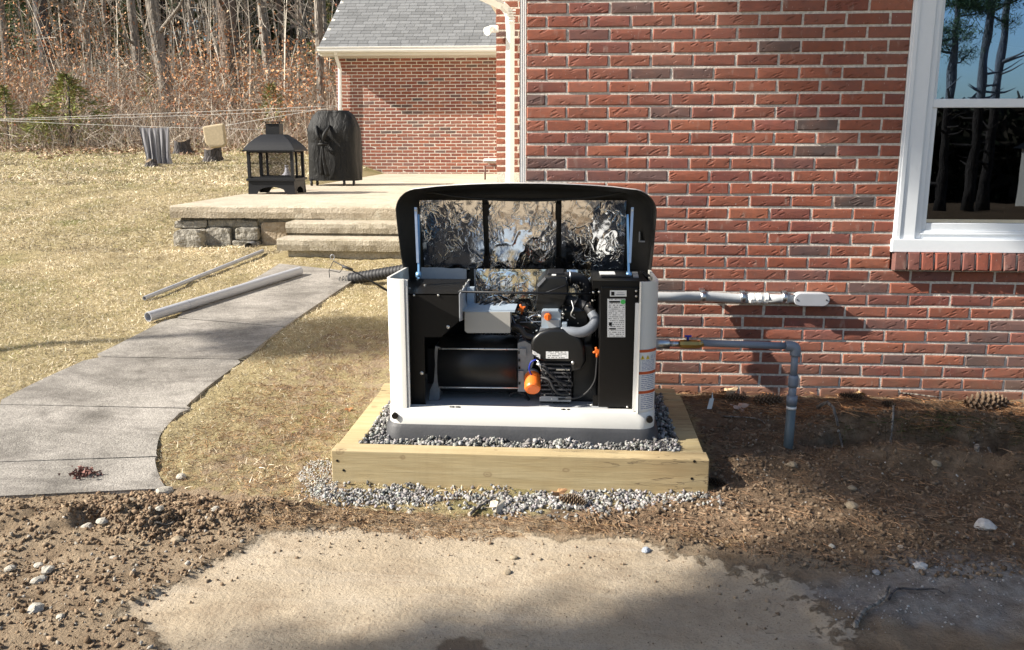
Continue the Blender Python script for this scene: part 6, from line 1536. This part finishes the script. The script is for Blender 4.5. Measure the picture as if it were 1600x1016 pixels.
ribbons('saplings', BS, DSp, LSp, rng.uniform(.022, .06, n), CVp, pick([(.44,.40,.34),(.30,.27,.23),(.58,.54,.47)], n), M_leaf, 5, kind='stuff', label='pale thin saplings crowding between the trunks')
k = 15; t_ = rng.uniform(.25, 1, (n, k)); BP = BS[:, None]+DSp[:, None]*(LSp[:, None]*t_)[..., None]+CVp[:, None]*(LSp[:, None]*t_*t_)[..., None]; BP = BP.reshape(-1, 3); m2_ = len(BP)
ribbons('sapling_twigs', BP, unit(rng.normal(size=(m2_, 3))*[1, 1, .5]+[0, 0, .75]), rng.uniform(.25, 1.3, m2_), rng.uniform(.006, .014, m2_), rng.normal(0, .22, (m2_, 3)), pick([(.46,.41,.35),(.32,.27,.23),(.62,.57,.49)], m2_), M_leaf, 3, kind='stuff', label='fine pale branches spreading from the saplings')
def leafcloud(n, cx, cy, cz, sx, sy, sz, cols, name, label, size=(.03, .07)):
    P_ = rng.normal(size=(n, 3))*[sx, sy, sz]+[cx, cy, cz]; k = fbm(P_[:, 0]*2.2, P_[:, 2]*2.5, 1.0+cx, 3) > -.25; P_ = P_[k]; P_ = P_[P_[:, 2] > g0(P_[:, 0], P_[:, 1])]; n = len(P_)
    return P_, rng.uniform(size[0], size[1], n), pick(cols, n)
tan = [(.52,.26,.12),(.44,.21,.10),(.58,.36,.20),(.36,.14,.07),(.50,.34,.22)]
A_, B2, C2 = [], [], []
for i in range(95):
    px = rng.uniform(-60, 530); Y = rng.uniform(14.2, 24); x = tx(px, Y); zz = float(g0(x, Y)); 
    if x > -5.2: continue
    p, s_, c = leafcloud(int(rng.uniform(120, 420)), x, Y, zz+rng.uniform(.3, 1.6), .5, .4, .45, tan, '', ''); A_.append(p); B2.append(s_); C2.append(c)
for px, py, Y in ((500-340, 50, 21), (20, 60, 18), (345, 100, 17.5), (480, 110, 16.5), (90, 95, 17), (180, 60, 22)):
    q = W(px, py, Y); p, s_, c = leafcloud(900, q[0], Y, q[2], .8, .5, .7, tan, '', ''); A_.append(p); B2.append(s_); C2.append(c)
A_ = np.vstack(A_); B2 = np.concatenate(B2); C2 = np.vstack(C2); n = len(A_)
ribbons('dead_oak_leaves', A_, unit(rng.normal(size=(n, 3))), B2, B2*.8, np.zeros((n, 3)), C2, M_leaf, 1, kind='stuff', label='rust coloured dead leaves clinging through the brush')
# leaf litter carpet on the wood floor
n = 30000; X = rng.uniform(-24, -4.4, n); Y = 11.2+(rng.random(n))*12; keep = (Y > 12.3+.8*fbm(X*.7, Y*.7, .5)) & (X < -4.9); X, Y = X[keep], Y[keep]; n = len(X)
ribbons('leaf_litter', np.c_[X, Y, g0(X, Y)+rng.uniform(.0, .06, n)], unit(rng.normal(size=(n, 3))*[1, 1, .35]), rng.uniform(.04, .09, n), rng.uniform(.03, .06, n), np.zeros((n, 3)), pick([(.36,.24,.15),(.28,.17,.11),(.46,.34,.23),(.22,.14,.10)], n), M_leaf, 1, kind='stuff', label='brown leaf litter on the floor of the woods')
# evergreen shrubs, one thing each
for i, (px, py, Y, s_, lab) in enumerate(((105, 150, 13.9, .9, 'bright green low shrub right of the dark trunk'), (5, 150, 13.9, .4, 'small green shrub at the left edge of the brush'), (240, 135, 18.5, .7, 'thin green shrub left of the leaning trunk'), (30, 40, 24, 2.0, 'tall dark green fir at the upper left'), (205, 25, 27, 1.6, 'green fir boughs behind the grey trunks'), (508, 30, 22, 1.0, 'green fir beside the garage roof'), (60, 178, 13.6, .45, 'little green seedling in the brush'), (425, 150, 15.5, .5, 'small green bush behind the fireplace chimney'))):
    q = W(px, py, Y); g_ = float(g0(q[0], Y)); t = thing('evergreen_shrub', lab, 'shrub', (q[0], Y, g_), 'evergreens in the brush')
    h_ = q[2]-g_+s_*.5; m = MB(); m.tube([(q[0], Y, g_-.05), (q[0]+.05, Y, g_+h_)], [.03*s_+.01, .005], 6); m.build('stem', M_barkd, t)
    n = int(1500*min(s_, 1.5)); a = rng.uniform(0, 6.28, n); hh_ = rng.random(n)**.8; rad = (1-hh_**1.6)*(.95 if i not in (3, 4, 5) else .75)*s_*rng.random(n)**.5*(1+.4*np.sin(a*3+i)+.25*np.sin(a*7))
    P_ = np.c_[np.cos(a)*rad, np.sin(a)*rad, hh_*h_]; cg = pick([(.24,.28,.07),(.33,.34,.11),(.13,.16,.05),(.30,.22,.12)] if i != 3 and i != 4 else [(.05,.085,.03),(.08,.12,.04)], n)
    o = ribbons('foliage', P_, unit(np.c_[np.cos(a), np.sin(a), rng.normal(.1, .4, n)]), rng.uniform(.08, .22, n)*(.6+.4*s_), rng.uniform(.015, .04, n), np.zeros((n, 3)), cg, M_leaf, 1); o.parent = t

# ------------------------------------------------------------------ trees off to the left that throw the dappled shade, and what the window mirrors
su = -np.array(SUN)
def shade_tree(P, L, h_top, rad, n, label, off=0.0, dens=90, rz=.85):
    """a tall pine with a heavy bough standing L metres up-sun of the place P; off moves the trunk aside of the bough"""
    c = np.array(P)+su*L; side = np.array([.2607, -.9654, 0]); b = c+side*off; x, y = b[0], b[1]; z0 = float(g0(x, y))-.2; t = thing('pine_tree', label, 'tree', (x, y, z0), 'tall pines left of the yard')
    m = MB(); m.tube([(x+.06*math.sin(k), y+.03*k, z0+(c[2]+h_top-z0)*k/8) for k in range(9)], [.10*(1-k/9.5) for k in range(9)], 8)
    if off: m.tube([(x, y+.1, c[2]-.5), (b+c)/2+[0, 0, -.1], c+[0, 0, .1]], [.05, .04, .02], 6, sub=3)
    B_ = []; hub = c
    for i in range(n):
        q = rng.normal(size=3); q /= np.linalg.norm(q); rr2 = rad*rng.uniform(.3, 1)**.6*(1+.25*math.sin(q[0]*5+q[2]*4+P[0])); e = c+q*[1, 1, rz]*rr2; m.tube([hub+(e-hub)*.1, e], [.022, .006], 5, cap=False)
        for k in range(dens): B_.append(e+(hub-e)*rng.uniform(-.12, .4)+rng.normal(0, .13, 3))
    m.build('trunk', M_barkp, t); B_ = np.array(B_); n2 = len(B_)
    o = ribbons('crown', B_-np.array(t.location), unit(rng.normal(size=(n2, 3))), rng.uniform(.12, .26, n2), np.full(n2, .03), np.zeros((n2, 3)), pick([(.04,.07,.025),(.06,.09,.03)], n2), M_leaf, 1); o.parent = t
SH = [((.95, -2.47, 0), 14, 2.0, .80, 80, 'shading the lower right of the sandy pad', 0), ((2.1, -1.98, 0), 15, 2.0, .85, 70, 'shading the grey grit at the right', 0), ((-.35, -2.95, 0), 13, 1.8, .62, 50, 'shading the near edge of the pad', 0), ((3.6, -1.6, 0), 16.5, 2.0, .9, 44, 'standing second from the road', .5),
      ((2.0, -.85, .0), 15, 1.6, .62, 56, 'shading the soil beside the wall', 1.7), ((2.45, 0, 2.15), 16, 1.5, .60, 60, 'shading the top of the brick wall', 2.9), ((2.35, 0, 1.62), 14.5, 1.5, .50, 50, 'shading the wall beside the window', 2.7), ((3.15, 0, .95), 13.5, 1.5, .46, 44, 'shading the wall under the window', 2.3),
      ((-1.5, .95, .1), 12, 1.2, .30, 18, 'shading the thin grass behind the frame', 0)]
for i, (P_, L, ht, rad, n_, lb_, of_) in enumerate(SH): shade_tree(P_, L, ht, rad, n_, 'tall pine left of the yard '+lb_, of_)
for i, (px, Y, h_, lab) in enumerate(((1525, -25, 13, 'tall pine across the road mirrored in the upper window pane'), (1548, -26, 12, 'second pine mirrored just right of the first'), (1478, -24, 9, 'pine mirrored at the left edge of the pane'), (1400, -30, 11, 'pine across the road left of the mirrored pair'))):
    d = ray(px, 226); x = CAM[0]+d[0]/d[1]*(4.7-Y); limb_tree(x, Y, h_, .16, (0, 0), 'pine', lab, 'pines across the road', M_barkd, seed=90+i, crown=1.3)
n = 26000; X = rng.uniform(-90, 90, n); Y = rng.uniform(-100, -75, n); Z = g0(X, Y)+rng.random(n)*8.2
ribbons('far_wood_behind', np.c_[X, Y, Z], unit(rng.normal(size=(n, 3))), rng.uniform(1, 3, n), rng.uniform(.4, 1.1, n), np.zeros((n, 3)), pick([(.05,.05,.035),(.07,.06,.045),(.035,.045,.025)], n), M_leaf, 1, kind='stuff', label='low wooded ridge across the road')
d = ray(1596, 280); x = CAM[0]+d[0]/d[1]*(4.7+42)+2.9; z = float(g0(x, -42)); wh = thing('white_house', 'white clapboard house across the road mirrored in the lower pane', 'house', (x, -42, z))
m = MB(); m.box((x-1.2, -46, z-.5), (x+6, -42, 1.0)); m.build('wall', M_white, wh); m = MB(); m.prism([(x-1.5, -41.8, 1.0), (x+6.3, -41.8, 1.0), (x+2.4, -41.8, 3.4)], (0, -4.5, 0)); m.build('roof', M_iron, wh)
for k in range(3): m = MB(); m.box((x-.3+k*2, -41.99, -.9), (x+.6+k*2, -41.93, .4)); m.build('window', M_blackgloss, wh)
